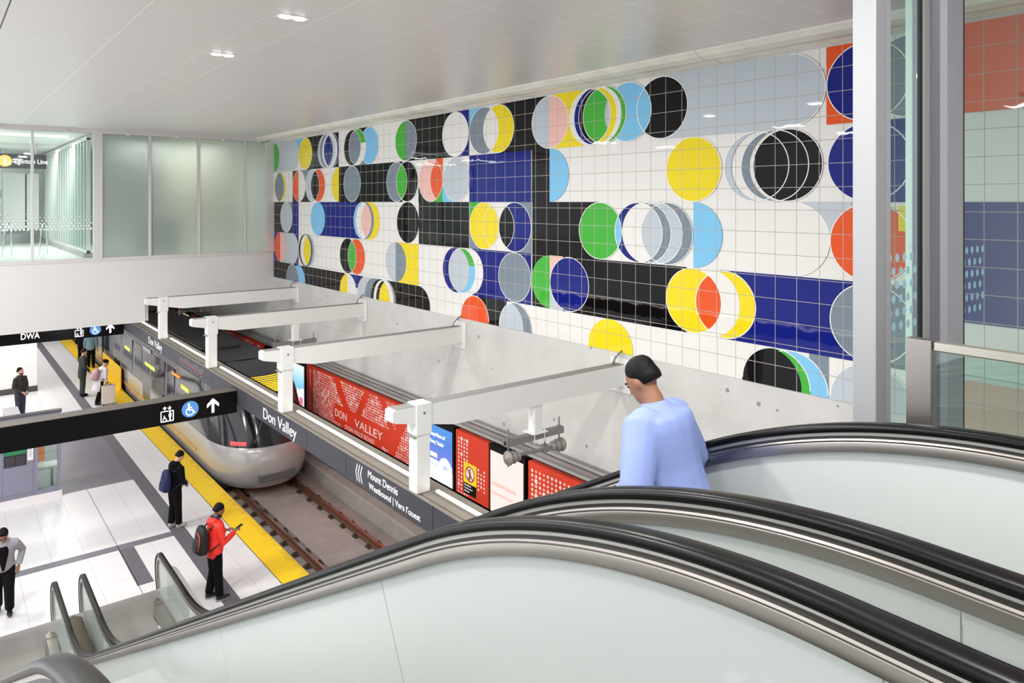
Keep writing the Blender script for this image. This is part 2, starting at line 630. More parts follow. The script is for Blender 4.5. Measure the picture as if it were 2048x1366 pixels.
# frit dots on the clear panes
t = MB()
FRIT = mat('white_frit', rgb(236, 242, 240), 0.6)
for r in range(6):
    for k in range(30):
        xx = 0.85 + k * 0.098 + (0.049 if r % 2 else 0)
        if xx < 3.72 and not (2.15 < xx < 2.3):
            t.disc((xx, BY + 0.015, 6.62 + r * 0.085), 0.033 - 0.004 * r, 'y', 8)
struct(t.build('window_frit', FRIT))

# things on the bridge concourse
FINM = glass_mat('fin_glass', (0.66, 0.84, 0.78, 1), 0.06, 0.35, rgb(190, 216, 208))
sc = thing('glass_screen', 'tall green tinted glass screen of narrow upright panes on the bridge concourse', 'screen', (3.7, BY + 0.3, 5.74))
t = MB()
yy = BY + 0.35
k = 0
while yy < 35.4:
    t.box(3.66, 3.69, yy, yy + 0.50, 5.95, 9.25)
    yy += 0.56
t.build('glass_panes', FINM, sc)
t = MB()
yy = BY + 0.30
while yy < 35.5:
    t.box(3.62, 3.72, yy, yy + 0.05, 5.86, 9.3)
    yy += 0.56
t.box(3.62, 3.72, BY + 0.3, 35.8, 9.25, 9.36)
t.box(3.62, 3.72, BY + 0.3, 35.8, 5.88, 5.96)
t.build('frame', FRAMEW, sc)
t = MB()
t.box(3.55, 3.8, BY + 0.3, 35.8, 5.74, 5.88)
t.build('plinth', mat('brown_grey_plinth', rgb(150, 146, 140), 0.5), sc)

sg = thing('hanging_sign', 'charcoal hanging sign reading Eglinton Line with a yellow line number, behind the bridge glass', 'sign', (1.5, 30.0, 8.57))
t = MB()
t.box(-0.6, 3.2, 30.0, 30.18, 8.57, 9.07)
t.build('sign_body', mat('sign_charcoal', rgb(66, 66, 74), 0.5), sg, bevel=0.01)
t = MB()
t.cyl((1.97, 29.985, 8.82), 0.20, 0.03, 'y', 28)
t.build('route_disc', emis('route_yellow', rgb(246, 190, 80), 1.1), sg)
text('5', 0.28, (1.97, 29.965, 8.72), 'front', LIT, sg, 'route_number', 'CENTER', bold=0.003)
text('Eglinton Line', 0.23, (2.24, 29.985, 8.74), 'front', LIT, sg, 'lettering', width=0.98)
for xx in (0.2, 2.9):
    MB().cyl((xx, 30.09, 9.25), 0.02, 0.36).build('hanger_rod', ALU, sg)

c = thing('concourse_column', 'grey banded column behind the leftmost clear pane of the bridge', 'column', (1.6, 33, 5.74))
t = MB()
t.box(1.2, 2.05, 33, 33.6, 5.74, 9.4, 0)
t.box(1.18, 2.07, 32.99, 33.61, 7.55, 7.85, 1)
t.build('column_body', [mat('column_grey', rgb(150, 154, 156), 0.4), mat('column_band', rgb(112, 118, 124), 0.4)], c)
c = thing('wall_cabinet', 'row of tall white cabinet panels behind the hanging sign on the concourse', 'cabinet', (3.0, 34.5, 5.74))
for a, b in ((2.25, 2.95), (3.0, 3.42)):
    MB().box(a, b, 34.5, 35.2, 6.3, 8.55).build('door', WHITE, c, bevel=0.01)
MB().box(2.2, 3.46, 34.6, 35.2, 6.12, 6.3).build('base_band', mat('mid_grey', rgb(150, 150, 152), 0.5), c)
for nm, xo, lab in (('a', 1.66, 'stainless stair handrail behind the clear bridge pane, at the photo left edge'), ('b', 2.62, 'stainless stair handrail behind the clear bridge pane, beside the green glass screen')):
    c = thing('stair_handrail', lab, 'handrail', (xo, 26.6, 5.74), 'stair handrails on the concourse')
    t = MB()
    t.tube([(xo, 26.4, 5.76), (xo + 0.12, 26.8, 6.66), (xo + 0.16, 26.9, 6.72), (xo + 0.3, 27.2, 6.72)], 0.022, 8)
    t.build('rail', CHROME, c, smooth=True)
    t = MB()
    t.tube([(xo + 0.3, 27.2, 5.74), (xo + 0.3, 27.2, 6.72)], 0.02, 8)
    t.build('post', CHROME, c, smooth=True)

cl = thing('linear_light', 'long white strip light on the concourse ceiling behind the bridge glass', 'light', (1.8, 25.6, 9.40))
MB().box(0.2, 3.3, 25.55, 25.63, 9.37, 9.42).build('diffuser', emis('strip_diffuser', (1, 1, 1, 1), 3.0), cl)

MURAL = '''1g v-0.02 r1.65;1B r1.65 v2.70 0.1 1;1g v-0.02 r1.65;1E v-0.02 r-0.00;1K v2.68 v4.99;1Y l2.65 r2.65;1R c2.65 c2.65;1g l4.09 r4.09;1R c4.09 c4.09;1G l4.23 r4.09;1W l4.41 r4.09;1N l4.51 r4.09;1g r4.09 r4.23;1W r4.23 r4.41;1N r4.41 r4.51;1R c4.51 c4.51;1K v6.21 v6.96 0.55 1;1G v6.21 v6.96 -1 -0.5;1B l6.82 r6.82;1R c6.82 c6.82;1W l6.82 r6.14;1W l6.14 r6.14;1K l5.84 r5.84;1R c5.84 c5.84;1G l6.14 r5.84;1E r5.84 r6.14 0.2 1;1R c6.14 c6.14;1K v8.72 v11.00;1N v11.00 v11.35;1E l8.71 r8.71;1G v8.72 r8.71;1R c8.71 c8.71;1W l10.83 r10.83;1R c10.83 c10.83;1B v11.37 v11.89 0 1;1K v12.38 v13.91;1G l11.88 r11.88;1Y l12.38 r12.38;1W l12.38 r11.88;1R c11.88 c11.88;1R c12.38 c12.38;1Y v13.94 v14.84;1g l13.94 r13.94;1P v13.94 r13.94;1R c13.94 c13.94;1g v16.66 v18.45;1g v18.41 r18.75;1H c18.75 c18.75;1K l16.58 r16.58;1R c16.58 c16.58;1B l15.87 r15.87;1R c15.87 c15.87;1R c16.58 c16.58;1W l14.99 r14.99;1N l15.12 r14.99;1K l15.23 r14.99;1E l15.34 r14.99;1Y r14.99 r15.12;1W r15.12 r15.23;1E r15.23 r15.34;1g l15.87 r14.99;1R c14.99 c14.99;1R c15.23 c15.23;1R c15.34 c15.34;1O v19.27 v19.90;1N l19.78 r19.78;1R c19.78 c19.78;1G l20.30 r20.30;1R c20.30 c20.30;1O v20.85 v22.40;2Y l0.58 r0.58;2G l0.63 r0.40;2R c0.58 c0.58;2K v1.64 v3.10;2G v2.14 v3.10 0.05 1;2O l2.15 r2.15;2W v2.12 r2.15;2R c2.15 c2.15;2g l3.17 r3.17;2O l3.58 r3.58;2K l3.58 r3.17;2R c3.17 c3.17;2R c3.58 c3.58;2Y l5.03 v5.01;2K v5.01 v8.55;2G l5.82 r5.82;2R c5.82 c5.82;2G l8.26 r8.26;2K l8.76 r8.76;2E l8.76 r8.26;2R c8.26 c8.26;2R c8.76 c8.76;2K v9.29 v9.74 -1 -0.3;2O v10.04 v10.32 0.3 1;2E v9.88 v10.32 -1 -0.2;2B v10.32 v10.84 -1 -0.3;2P l9.82 r9.82;2O l10.34 r9.82;2R c9.82 c9.82;2g l10.86 r10.86;2R c10.86 c10.86;2N v11.37 v13.40;2K v13.43 v13.93;2B v13.94 r13.94;2Y l17.18 r17.18;2R c17.18 c17.18;2g l18.24 l18.36;2G l18.52 l18.65;2K l18.71 r18.71;2R c18.71 c18.71;2R c18.24 c18.24;2R c18.52 c18.52;2N l19.79 r19.79;2R c19.79 c19.79;2N v20.00 v20.50;3K v-0.02 v1.61;3G v1.12 v1.61 0.05 1;3N v1.61 v2.12;3g l1.11 r1.11;3R c1.11 c1.11;3N v3.55 v6.37;3B l3.56 r3.56;3B l6.43 r6.43;3R c6.43 c6.43;3W l6.57 r6.43;3P l6.88 r6.43;3G r6.43 r6.57;3Y r6.57 r6.88;3K l8.79 r8.79;3K v9.30 v11.35;3E v11.37 v11.78 0.05 1;3G v11.37 v11.78 -1 -0.05;3Y l11.88 r11.88;3R c11.88 c11.88;3G v12.94 v13.41;3N l12.90 r12.90;3K l12.90 r12.38;3R c12.90 c12.90;3R c12.38 c12.38;3K v13.44 v15.21;3W l16.26 r16.26;3N l16.09 l16.26;3g l16.67 r16.09;3G r16.09 r16.26;3g r16.26 r16.48;3G r16.48 r16.67;3E l15.23 r15.23;3R c15.23 c15.23;3B l16.09 r15.23;3R c16.09 c16.09;3R c16.26 c16.26;3R c16.67 c16.67;3R c16.48 c16.48;3B v17.19 r17.19;3g v18.94 v19.59 0 1;3W v18.48 r18.80;3H c18.80 c18.80;3O l19.82 r19.82;3R c19.82 c19.82;3Y v20.15 v20.60 0.3 0.9;3N v20.85 v22.40;4N v-0.02 v2.12;4g v0.58 r1.60;4O l0.59 r0.59;4P v0.58 r0.59;4H c1.60 c1.60;4K l2.65 l2.77;4Y l3.01 r2.57;4N r2.57 r2.64;4G r2.64 r2.74;4g r2.74 r2.87;4K l5.57 r5.57;4O l6.08 r6.08;4E l6.08 r5.57;4R c5.57 c5.57;4R c6.08 c6.08;4Y v8.21 v9.28;4g l8.21 r8.21;4G v8.21 r8.21;4N v11.47 v13.40;4W l11.35 r11.35;4R c11.35 c11.35;4N l10.85 l11.08;4g l11.08 r10.85;4B r10.85 r11.08;4E r10.85 r11.06 0.25 1;4R c11.08 c11.08;4G l12.89 r12.89;4R c12.89 c12.89;4K v13.44 v17.06;4N v17.66 v19.85;4P v13.94 v14.30 0.1 1;4g v13.94 v14.30 -1 -0.1;4E l13.94 v13.94;4N l14.46 r14.46;4R c14.46 c14.46;4Y l17.74 r17.74;4R c17.74 c17.74;4Y l17.18 r17.18;4W r17.18 r17.48;4O l17.74 r17.18;4R c17.18 c17.18;4R c17.74 c17.74;4G l19.82 r19.82;4R c19.82 c19.82;4G v20.00 v20.60;4N v20.85 v22.40 0.3 1;5K v-0.02 v5.37;5B l2.12 r2.12;5G l1.64 r1.64;5R c1.64 c1.64;5N v5.67 v6.47 0.3 1;5W l5.57 r5.57;5Y l5.57 v5.54;5K v7.36 v8.81;5K v8.50 r9.29;5G l7.68 r7.68;5R c7.68 c7.68;5W l7.58 r7.60;5g l6.64 l7.08;5G l7.08 l7.43;5K l7.43 l7.58;5W l7.58 l7.72;5K l7.72 r7.39;5Y l7.87 r7.39;5K v11.67 v12.64;5O l11.55 r11.55;5R c11.55 c11.55;5G l12.91 r12.91;5g l12.91 r12.66;5R c12.91 c12.91;5Y l15.47 r15.47;5G v19.03 v19.29;5B l18.78 r18.78;5R c18.78 c18.78;5E l18.54 r18.54;5R c18.54 c18.54;5K l18.54 r18.41;5g l19.82 r19.82;5R c19.82 c19.82;5P v20.85 v22.40'''

# ------------------------------------------------------------------ the tile mural
GR = rgb(176, 168, 158)
TCOL = {'W': rgb(234, 231, 227), 'K': rgb(14, 12, 14), 'N': rgb(22, 32, 124), 'B': rgb(128, 196, 236), 'Y': rgb(240, 216, 36),
        'O': rgb(232, 88, 38), 'P': rgb(240, 190, 180), 'E': rgb(72, 176, 62), 'G': rgb(126, 138, 150), 'g': rgb(192, 200, 208),
        'R': rgb(244, 243, 240)}
TORDER = 'WKNBYOPEGgR'
TMATS = [grid_mat('glazed_tile_' + n, TCOL[c], GR, (10.532, 0.3128, 0.0042), (9.121, 0.305, 0.0042), 0.02, 'YZ', 0.16, 0.02, 4.0)
         for c, n in zip(TORDER, ('white', 'black', 'navy', 'sky', 'yellow', 'orange', 'pink', 'green', 'slate', 'pale_grey', 'line_white'))]
ROWZ = {1: 8.9, 2: 7.9, 3: 6.9, 4: 5.9, 5: 4.9}
MB_BOT, MB_TOP = 4.86, 9.41
RA, RB = 0.512, 0.497
mural = MB()
mural.box(WX - 0.012, WX - 0.002, 1.2, BY, MB_BOT, MB_TOP, 0)
cnt = {r: 0 for r in ROWZ}


def edge(b, hh):
    k, val = b[0], float(b[1:])
    wdt = RA * sqrt(max(0.0, 1 - hh * hh))
    return val - wdt if k == 'l' else val + wdt if k == 'r' else val


for e in MURAL.split(';'):
    tk = e.split()
    row, colr = int(tk[0][0]), tk[0][1]
    h0, h1 = (float(tk[3]), float(tk[4])) if len(tk) > 3 else (-1.0, 1.0)
    zc = ROWZ[row]
    cnt[row] += 1
    xo = WX - 0.012 - 0.00035 * cnt[row]
    mi = TORDER.index('R' if colr == 'H' else colr)
    if row == 5:
        h0 = max(h0, (MB_BOT - zc) / RB)
    if colr in 'RH':
        c0 = float(tk[1][1:])
        for k in range(72):
            a0, a1 = 2 * pi * k / 72, 2 * pi * (k + 1) / 72       # a = 0 points left in view
            if zc + RB * min(sin(a0), sin(a1)) < MB_BOT or (colr == 'H' and cos(a0) + cos(a1) > 0):
                continue
            q = []
            for a, rr in ((a0, 1), (a1, 1), (a1, 0.974), (a0, 0.974)):
                yy = BY - (c0 - RA * rr * cos(a))
                q.append((xo - 0.0004, min(yy, BY - 0.001), zc + RB * rr * sin(a)))
            mural.add(q, [(0, 1, 2, 3)], mi)
        continue
    straight = tk[1][0] == 'v' and tk[2][0] == 'v'
    n = 1 if straight else 40
    pts = []
    for i in range(n + 1):
        hh = h0 + (h1 - h0) * (i / n if straight else (0.5 - 0.5 * cos(pi * i / n)))
        a, b = edge(tk[1], hh), edge(tk[2], hh)
        a, b = max(a, 0.002), min(b, BY - 1.2)
        pts.append((hh, a, b))
    for (q0, a0, b0), (q1, a1, b1) in zip(pts, pts[1:]):
        if b0 <= a0 and b1 <= a1:
            continue
        b0, b1 = max(b0, a0), max(b1, a1)
        mural.add([(xo, BY - a0, zc + RB * q0 if not straight else zc + 0.5 * q0), (xo, BY - b0, zc + RB * q0 if not straight else zc + 0.5 * q0),
                   (xo, BY - b1, zc + RB * q1 if not straight else zc + 0.5 * q1), (xo, BY - a1, zc + RB * q1 if not straight else zc + 0.5 * q1)], [(0, 1, 2, 3)], mi)
mu = mural.build('tile_mural', TMATS)
tag(mu, 'glossy tiled wall mural of overlapping coloured circles and bands above the concrete', 'mural')

# ------------------------------------------------------------------ escalators


def zh(yv):
    """height of the handrail top along the escalator"""
    L = 4.97 - 0.556 * (yv - 4.46)
    d = 0.9
    if yv < 4:
        y0 = 1.69
        if yv < y0 - d:
            return 6.51
        if yv < y0 + d:
            return 6.51 - 0.556 * (yv - y0 + d) ** 2 / (4 * d)
        return L
    y1 = 11.51
    if yv > y1 + d:
        return 1.05
    if yv > y1 - d:
        return 1.05 + 0.556 * (yv - y1 - d) ** 2 / (4 * d)
    return L


def rail_path(yt=-1.3, yb=14.02, r=0.33, tail=True):
    pts = []
    if tail:
        pts += [(yt + 0.35, 6.51 - 2 * r)]
        for i in range(9):
            a = pi * i / 8
            pts.append((yt - r * sin(a), 6.51 - r - r * cos(a)))
    n = 240
    for i in range(1, n):
        q = yt + (yb - yt) * i / n
        pts.append((q, zh(q)))
    if tail:
        for i in range(15):
            a = radians(100) * i / 14
            pts.append((yb + r * sin(a), 1.05 - r + r * cos(a)))
        pts.append((yb + r * 0.90, 0.50))
        pts.append((yb + r * 0.62, 0.33))
    return pts


def normals(pts):
    out = []
    for i in range(len(pts)):
        a, b = pts[max(i - 1, 0)], pts[min(i + 1, len(pts) - 1)]
        dy, dz = b[0] - a[0], b[1] - a[1]
        l = math.hypot(dy, dz) or 1
        out.append((-dz / l, dy / l))
    return out


def sweep(mb, xc, pts, sec, mi=0):
    """sec: (x offset, normal offset) closed section carried along pts in the y-z plane"""
    nn = normals(pts)
    mb.rings([[(xc + sx, p[0] + n[0] * sn, p[1] + n[1] * sn) for sx, sn in sec] for p, n in zip(pts, nn)], mi)


RAILSEC = [(-0.040, -0.026), (-0.037, -0.010), (-0.028, -0.002), (-0.010, 0.0), (0.010, 0.0), (0.028, -0.002), (0.037, -0.010), (0.040, -0.026),
           (0.034, -0.036), (0.0, -0.038), (-0.034, -0.036)]
SEC_PALE = [(-0.020, -0.052), (-0.020, -0.036), (0.020, -0.036), (0.020, -0.052)]
SEC_GRV = [(-0.023, -0.064), (-0.023, -0.052), (0.023, -0.052), (0.023, -0.064)]
SEC_MID = [(-0.030, -0.078), (-0.033, -0.071), (-0.030, -0.064), (0.030, -0.064), (0.033, -0.071), (0.030, -0.078)]
SEC_LOW = [(-0.028, -0.120), (-0.031, -0.082), (-0.029, -0.078), (0.029, -0.078), (0.031, -0.082), (0.028, -0.120)]
PALE = mat('pale_track_strip', rgb(205, 202, 196), 0.35, 0.3)
STEEL2 = mat('satin_rail_steel', rgb(170, 163, 157), 0.32, 1.0, noise=0.10, nscale=3)


def balustrade(xc, parent, inner):
    """one side of an escalator; inner = +1 when the steps lie towards +x"""
    pts = rail_path()
    m = MB()
    sweep(m, xc, pts, RAILSEC)
    m.build('handrail', RUBBER, parent, smooth=True)
    m = MB()
    sweep(m, xc, pts, SEC_PALE, 0)
    sweep(m, xc, pts, SEC_GRV, 1)
    sweep(m, xc, pts, SEC_MID, 2)
    sweep(m, xc, pts, SEC_LOW, 2)
    o = m.build('handrail_guide', [PALE, STEELD, STEEL2], parent, smooth=True)
    md = o.modifiers.new('edges', 'EDGE_SPLIT')
    md.split_angle = radians(35)
    brk = [-1.3, 0.72, 2.98, 5.3, 7.6, 9.9, 12.2, 14.02]
    H1, H2 = 0.119, 0.86
    for a, b in zip(brk, brk[1:]):
        n = 16
        P = []
        for i in range(n + 1):
            q = a + 0.003 + (b - a - 0.006) * i / n
            z0 = zh(q)
            sl = (zh(q + 0.02) - zh(q - 0.02)) / 0.04
            l = math.hypot(1, sl)
            ny, nz = -sl / l, 1 / l
            P.append(((q - ny * H1, z0 - nz * H1), (q - ny * H2, z0 - nz * H2)))
        if b > 14:
            for i in range(1, 9):                     # rounded newel end
                t = pi / 2 * i / 8
                P.append(((14.02 + 0.211 * sin(t), 1.05 - 0.33 + 0.211 * cos(t)), (14.02 + 0.211 * sin(t), 0.72 - 0.5 * cos(t) if i < 8 else 0.70)))
        g = MB()
        for (u0, l0), (u1, l1) in zip(P, P[1:]):
            for xx in (xc - 0.006, xc + 0.006):
                g.add([(xx, *u0), (xx, *u1), (xx, *l1), (xx, *l0)], [(0, 1, 2, 3)])
        g.add([(xc - 0.006, *P[0][0]), (xc + 0.006, *P[0][0]), (xc + 0.006, *P[0][1]), (xc - 0.006, *P[0][1])], [(0, 1, 2, 3)])
        g.build('glass_panel', BAL2 if b > 14 else BAL, parent)
    # skirt inside and deck outside
    s = MB()
    lo = [(-1.2 + 15.0 * i / 60) for i in range(61)]
    for a, b in zip(lo, lo[1:]):
        za, zb = zh(a), zh(b)
        x0, x1 = sorted((xc + inner * 0.012, xc + inner * 0.15))
        for (hi, lw) in ((-0.78, -1.0),):
            s.add([(x, yv, z) for yv, zz in ((a, za), (b, zb)) for z in (zz + lw, zz + hi) for x in (x0, x1)],
                  [(0, 1, 3, 2), (4, 6, 7, 5), (2, 3, 7, 6), (0, 2, 6, 4), (1, 5, 7, 3)])
    xa, xb = sorted((xc + inner * 0.012, xc + inner * 0.15))
    s.prism([(xa, 13.8), (xb, 13.8), (xb, 13.92), ((xa + xb) / 2, 14.02), (xa, 13.92)], 'z', 0.0, 0.28)
    s.build('skirt', STEEL, parent)


COMB = mat('comb_plate_grey', rgb(150, 146, 142), 0.5, 0.3, noise=0.08)
escs = []
for x0, x1, lab in ((0.27, 1.62, 'escalator nearest the lens, its black rails sweeping across the bottom of the photo'),
                    (2.04, 3.27, 'escalator beside the white framed glass screen, carrying the person in the pale blue shirt')):
    e = thing('escalator', lab, 'escalator', ((x0 + x1) / 2, 7.0, 0.0), 'pair of escalators to the platform')
    balustrade(x0, e, 1)
    balustrade(x1, e, -1)
    m = MB()
    k = 0
    yv = -1.0
    while yv < 11.9:
        ztop = zh(yv + 0.2) - 1.05
        m.box(x0 + 0.155, x1 - 0.155, yv, yv + 0.396, ztop - 0.22, ztop, 1, 0)
        for q in range(24):
            xx = x0 + 0.17 + q * (x1 - x0 - 0.34) / 24
            m.box(xx, xx + 0.012, yv, yv + 0.396, ztop, ztop + 0.008, 0)
        yv += 0.4
    tag(m.build('steps', [STEELD, BLACKM], e), kind='stuff')
    m = MB()
    P = [(-1.4, 5.4), (0.79, 5.40), (2.59, zh(2.59) - 1.11), (10.6, zh(10.6) - 1.11), (12.4, 0.01), (13.9, 0.0), (13.0, -0.0), (11.0, 0.0), (9.2, 0.9), (2.2, 4.6), (0.4, 4.75), (-1.4, 4.75)]
    m.prism(P, 'x', x0 - 0.02, x1 + 0.02)
    m.build('truss_cladding', WHITE, e)
    MB().box(x0 + 0.16, x1 - 0.16, 12.2, 14.7, 0.0, 0.012).build('comb_plate', COMB, e)
    MB().box(x0 + 0.16, x1 - 0.16, -2.2, -1.0, UF, UF + 0.012).build('comb_plate', COMB, e)
    escs.append(e)
E1, E2 = escs
DECK = mat('decking_steel', rgb(88, 75, 62), 0.34, 0.7, noise=0.1, nscale=4)


def decking(xa, xb, yend, hgt, parent, name='decking', m_=None):
    m = MB()
    ys = [2.2 + (yend - 2.2) * i / 40 for i in range(41)]
    for a, b in zip(ys, ys[1:]):
        za, zb = zh(a) - 1.05 + hgt, zh(b) - 1.05 + hgt
        m.add([(x, q, z) for q, zz in ((a, za), (b, zb)) for z in (max(zz - 0.75, 0.0), zz) for x in (xa, xb)],
              [(0, 1, 3, 2), (4, 6, 7, 5), (2, 3, 7, 6), (0, 2, 6, 4), (1, 5, 7, 3)])
    xm = (xa + xb) / 2
    m.prism([(xa, yend), (xb, yend), (xb, yend + 0.12), (xm + 0.03, yend + 0.26), (xa, yend + 0.12)], 'z', 0.0, hgt)
    return m.build(name, m_ or DECK, parent)


decking(1.70, 1.97, 13.6, 0.50, E1)
decking(3.33, 3.50, 13.72, 0.80, E2, m_=mat('pale_decking_steel', rgb(206, 204, 204), 0.35, 0.5))
decking(0.02, 0.20, 13.6, 0.42, E1)

# ------------------------------------------------------------------ hanging fascia with the light strip
FX = 5.10


def fascia(x, sgn, name, label, cat, y0, y1, seams, mats=FASC):
    """sgn = +1: visible face towards -x"""
    e = thing(name, label, cat, (x, y0, 3.1))
    ys = [y0] + [s for s in seams if y0 < s < y1] + [y1]
    for a, b in zip(ys, ys[1:]):
        m = MB()
        x0, x1 = sorted((x, x + sgn * 0.05))
        m.box(x0, x1, a + 0.006, b - 0.006, 3.12, 3.49)
        m.build('sign_panel', mats, e)
    m = MB()
    x0, x1 = sorted((x + sgn * 0.05, x + sgn * 0.50))
    m.box(x0, x1, y0, y1, 3.14, 3.46, 1)
    x0, x1 = sorted((x - sgn * 0.005, x + sgn * 0.05))
    m.box(x0, x1, y0, y1, 3.49, 3.50, 0)
    x0, x1 = sorted((x + sgn * 0.075, x + sgn * 0.50))
    m.box(x0, x1, y0, y1, 3.46, 3.50, 0)
    x0, x1 = sorted((x + sgn * 0.46, x + sgn * 0.50))
    m.box(x0, x1, y0, y1, 3.46, 3.50, 0)
    m.build('top_channel', [CHAN, BLACKM], e)
    return e


fa = fascia(FX, 1, 'sign_fascia', 'long charcoal overhead fascia along the platform edge, lettered with the station name', 'sign',
            4.5, 50, [7.86, 10.34, 11.84, 14.95, 17.25, 21.55, 24.6, 28.0, 32, 36, 40, 44, 48])
fx = FX - 0.003
for (y1, wd, zb) in ((13.92, 1.62, 3.20), (23.4, 1.62, 3.20), (36.0, 1.7, 3.2)):
    text('Don Valley', 0.30, (fx, y1, zb), 'wall', LETTER, fa, 'lettering', width=wd)
text('Mount Dennis', 0.155, (fx, 9.62, 3.335), 'wall', LETTER, fa, 'lettering', width=0.86)
text('Westbound | Vers l\u2019ouest', 0.125, (fx, 9.58, 3.18), 'wall', LETTER, fa, 'lettering', width=1.42)
m = MB()
for i in range(3):
    yc = 9.95 - i * 0.075
    for s in (1, -1):
        m.add([(fx, yc + 0.06, 3.31), (fx, yc + 0.035, 3.31), (fx, yc - 0.015, 3.31 + s * 0.13), (fx, yc + 0.01, 3.31 + s * 0.13)], [(0, 1, 2, 3)])
m.build('chevrons', LETTER, fa)
# route map strip: red line, ticks and slanting names as fine bars
m = MB()
m.add([(fx, 20.0, 3.285), (fx, 17.9, 3.285), (fx, 17.9, 3.30), (fx, 20.0, 3.30)], [(0, 1, 2, 3)], 1)
rs = random.Random(4)
for i in range(24):
    yc = 19.95 - i * 0.088
    L = rs.uniform(0.07, 0.16)
    m.add([(fx, yc, 3.31), (fx, yc - 0.018, 3.31), (fx, yc - 0.018 - L * 0.5, 3.31 + L * 0.8), (fx, yc - L * 0.5, 3.31 + L * 0.8)], [(0, 1, 2, 3)], 0)
    if i % 3 == 0:
        m.add([(fx, yc, 3.21), (fx, yc - 0.12, 3.21), (fx, yc - 0.12, 3.225), (fx, yc, 3.225)], [(0, 1, 2, 3)], 0)
m.build('route_map', [mat('map_grey', rgb(170, 168, 172), 0.5), mat('map_red', rgb(206, 70, 56), 0.5)], fa)

BEAMY = [8.36, 13.06, 17.6, 22.15]
LEDC = mat('led_housing', rgb(120, 114, 106), 0.5, 0.3)
spans = [(4.8, 8.2), (8.55, 12.9), (13.25, 17.45), (17.8, 22.0), (22.35, 26.3), (26.6, 31.0), (31.3, 36.0)]
names = ['nearest the escalator handrail', 'beside the large red wall panel', 'in front of the amber train display', 'above the route map', 'ending at the white bridge wall',
         'just under the bridge', 'deepest under the bridge']
for (a, b), nm in zip(spans, names):
    l = thing('light_strip', 'white glowing light strip on the fascia, ' + nm, 'light', (FX + 0.3, a, 3.5), 'light strips along the fascia')
    t = MB()
    t.box(FX + 0.22, FX + 0.34, a, b, 3.50, 3.512)
    t.build('housing', LEDC, l)
    t = MB()
    t.prism([(FX + 0.25, 3.512), (FX + 0.31, 3.512), (FX + 0.30, 3.53), (FX + 0.26, 3.53)], 'y', a + 0.02, b - 0.02)
    t.build('diffuser', LED, l)

# the same lit fascia along the far side of the island platform, seen only as a wavering line in the glazed tiles
fb = fascia(-2.80, -1, 'sign_fascia', 'lit charcoal fascia along the other platform edge, mirrored in the tiles', 'sign', 2.0, 24.0, [6, 10, 14, 18])
t = MB()
t.box(-3.14, -3.0, 2.0, 24.0, 3.50, 3.54)
t.build('light_strip', LED, fb)

# ------------------------------------------------------------------ brackets
BN = ['nearest the escalators, spanning from concrete wall to fascia', 'second from the escalators, ending beside the phone screen',
      'third from the escalators, with a crossarm hanging below', 'farthest, close to the white bridge wall']


def bracket(i, yb):
    e = thing('bracket_beam', 'white steel bracket beam ' + BN[i], 'beam', (WX - 0.03, yb, 4.33), 'bracket beams holding the fascia')
    x1 = WX - 0.035
    w = 0.105
    m = MB()
    m.prism([(x1, 4.33), (5.72, 4.33), (4.82, 4.50), (4.74, 4.52), (4.74, 4.66), (4.78, 4.68), (x1, 4.68)], 'y', yb - w, yb + w, 0)
    m.box(4.79, x1, yb - w + 0.004, yb + w - 0.004, 4.68, 4.684, 1)
    m.build('beam', [BEAMW, DUST], e, bevel=0.012)
    MB().box(WX - 0.035, WX - 0.002, yb - 0.22, yb + 0.22, 4.20, 4.78).build('end_plate', BEAMW, e, bevel=0.006)
    m = MB()
    m.box(5.09, 5.33, yb - w - 0.018, yb + w + 0.018, 4.29, 4.70)
    m.build('collar', BEAMW, e, bevel=0.008)
    m = MB()
    m.box(5.10, 5.32, yb - w, yb + w, 3.50, 4.30)
    m.build('post', BEAMW, e, bevel=0.02)
    m = MB()
    m.box(5.06, 5.10, yb - w, yb + w, 4.255, 4.275)
    m.build('saddle_plate', DUST, e)
    m = MB()
    m.cyl((5.21, yb - w - 0.02, 4.58), 0.018, 0.012, 'y', 10)
    m.build('bolt', GREYM, e)
    m = MB()
    m.tube([(8.98, yb - 0.02, 4.68), (9.02, yb - 0.02, 4.78), (9.10, yb - 0.03, 4.86), (9.18, yb - 0.03, 4.90)], 0.014, 6)
    m.tube([(9.0, yb + 0.03, 4.69), (9.06, yb + 0.02, 4.80), (9.18, yb + 0.02, 4.84)], 0.008, 6)
    m.build('bonding_cable', GREYM, e, smooth=True)
    return e


for i, yb in enumerate(BEAMY):
    bracket(i, yb)

# ------------------------------------------------------------------ overhead line hangers
INSUL = mat('insulator_grey', rgb(150, 142, 138), 0.35)


def insulator(m, c, d, mi):
    c, d = Vector(c), Vector(d).normalized()
    for k, r in ((-0.10, 0.035), (-0.07, 0.095), (-0.045, 0.10), (-0.03, 0.04), (0.0, 0.06), (0.015, 0.085), (0.035, 0.035), (0.10, 0.03)):
        pass
    pts, rr = [], []
    for k, r in ((-0.13, 0.03), (-0.11, 0.04), (-0.10, 0.10), (-0.07, 0.11), (-0.05, 0.06), (-0.02, 0.05), (0.0, 0.09), (0.02, 0.095), (0.04, 0.045), (0.08, 0.04), (0.09, 0.075), (0.11, 0.075), (0.13, 0.03)):
        pts.append(c + d * k)
        rr.append(r)
    m.tube(pts, rr, 14, mi)


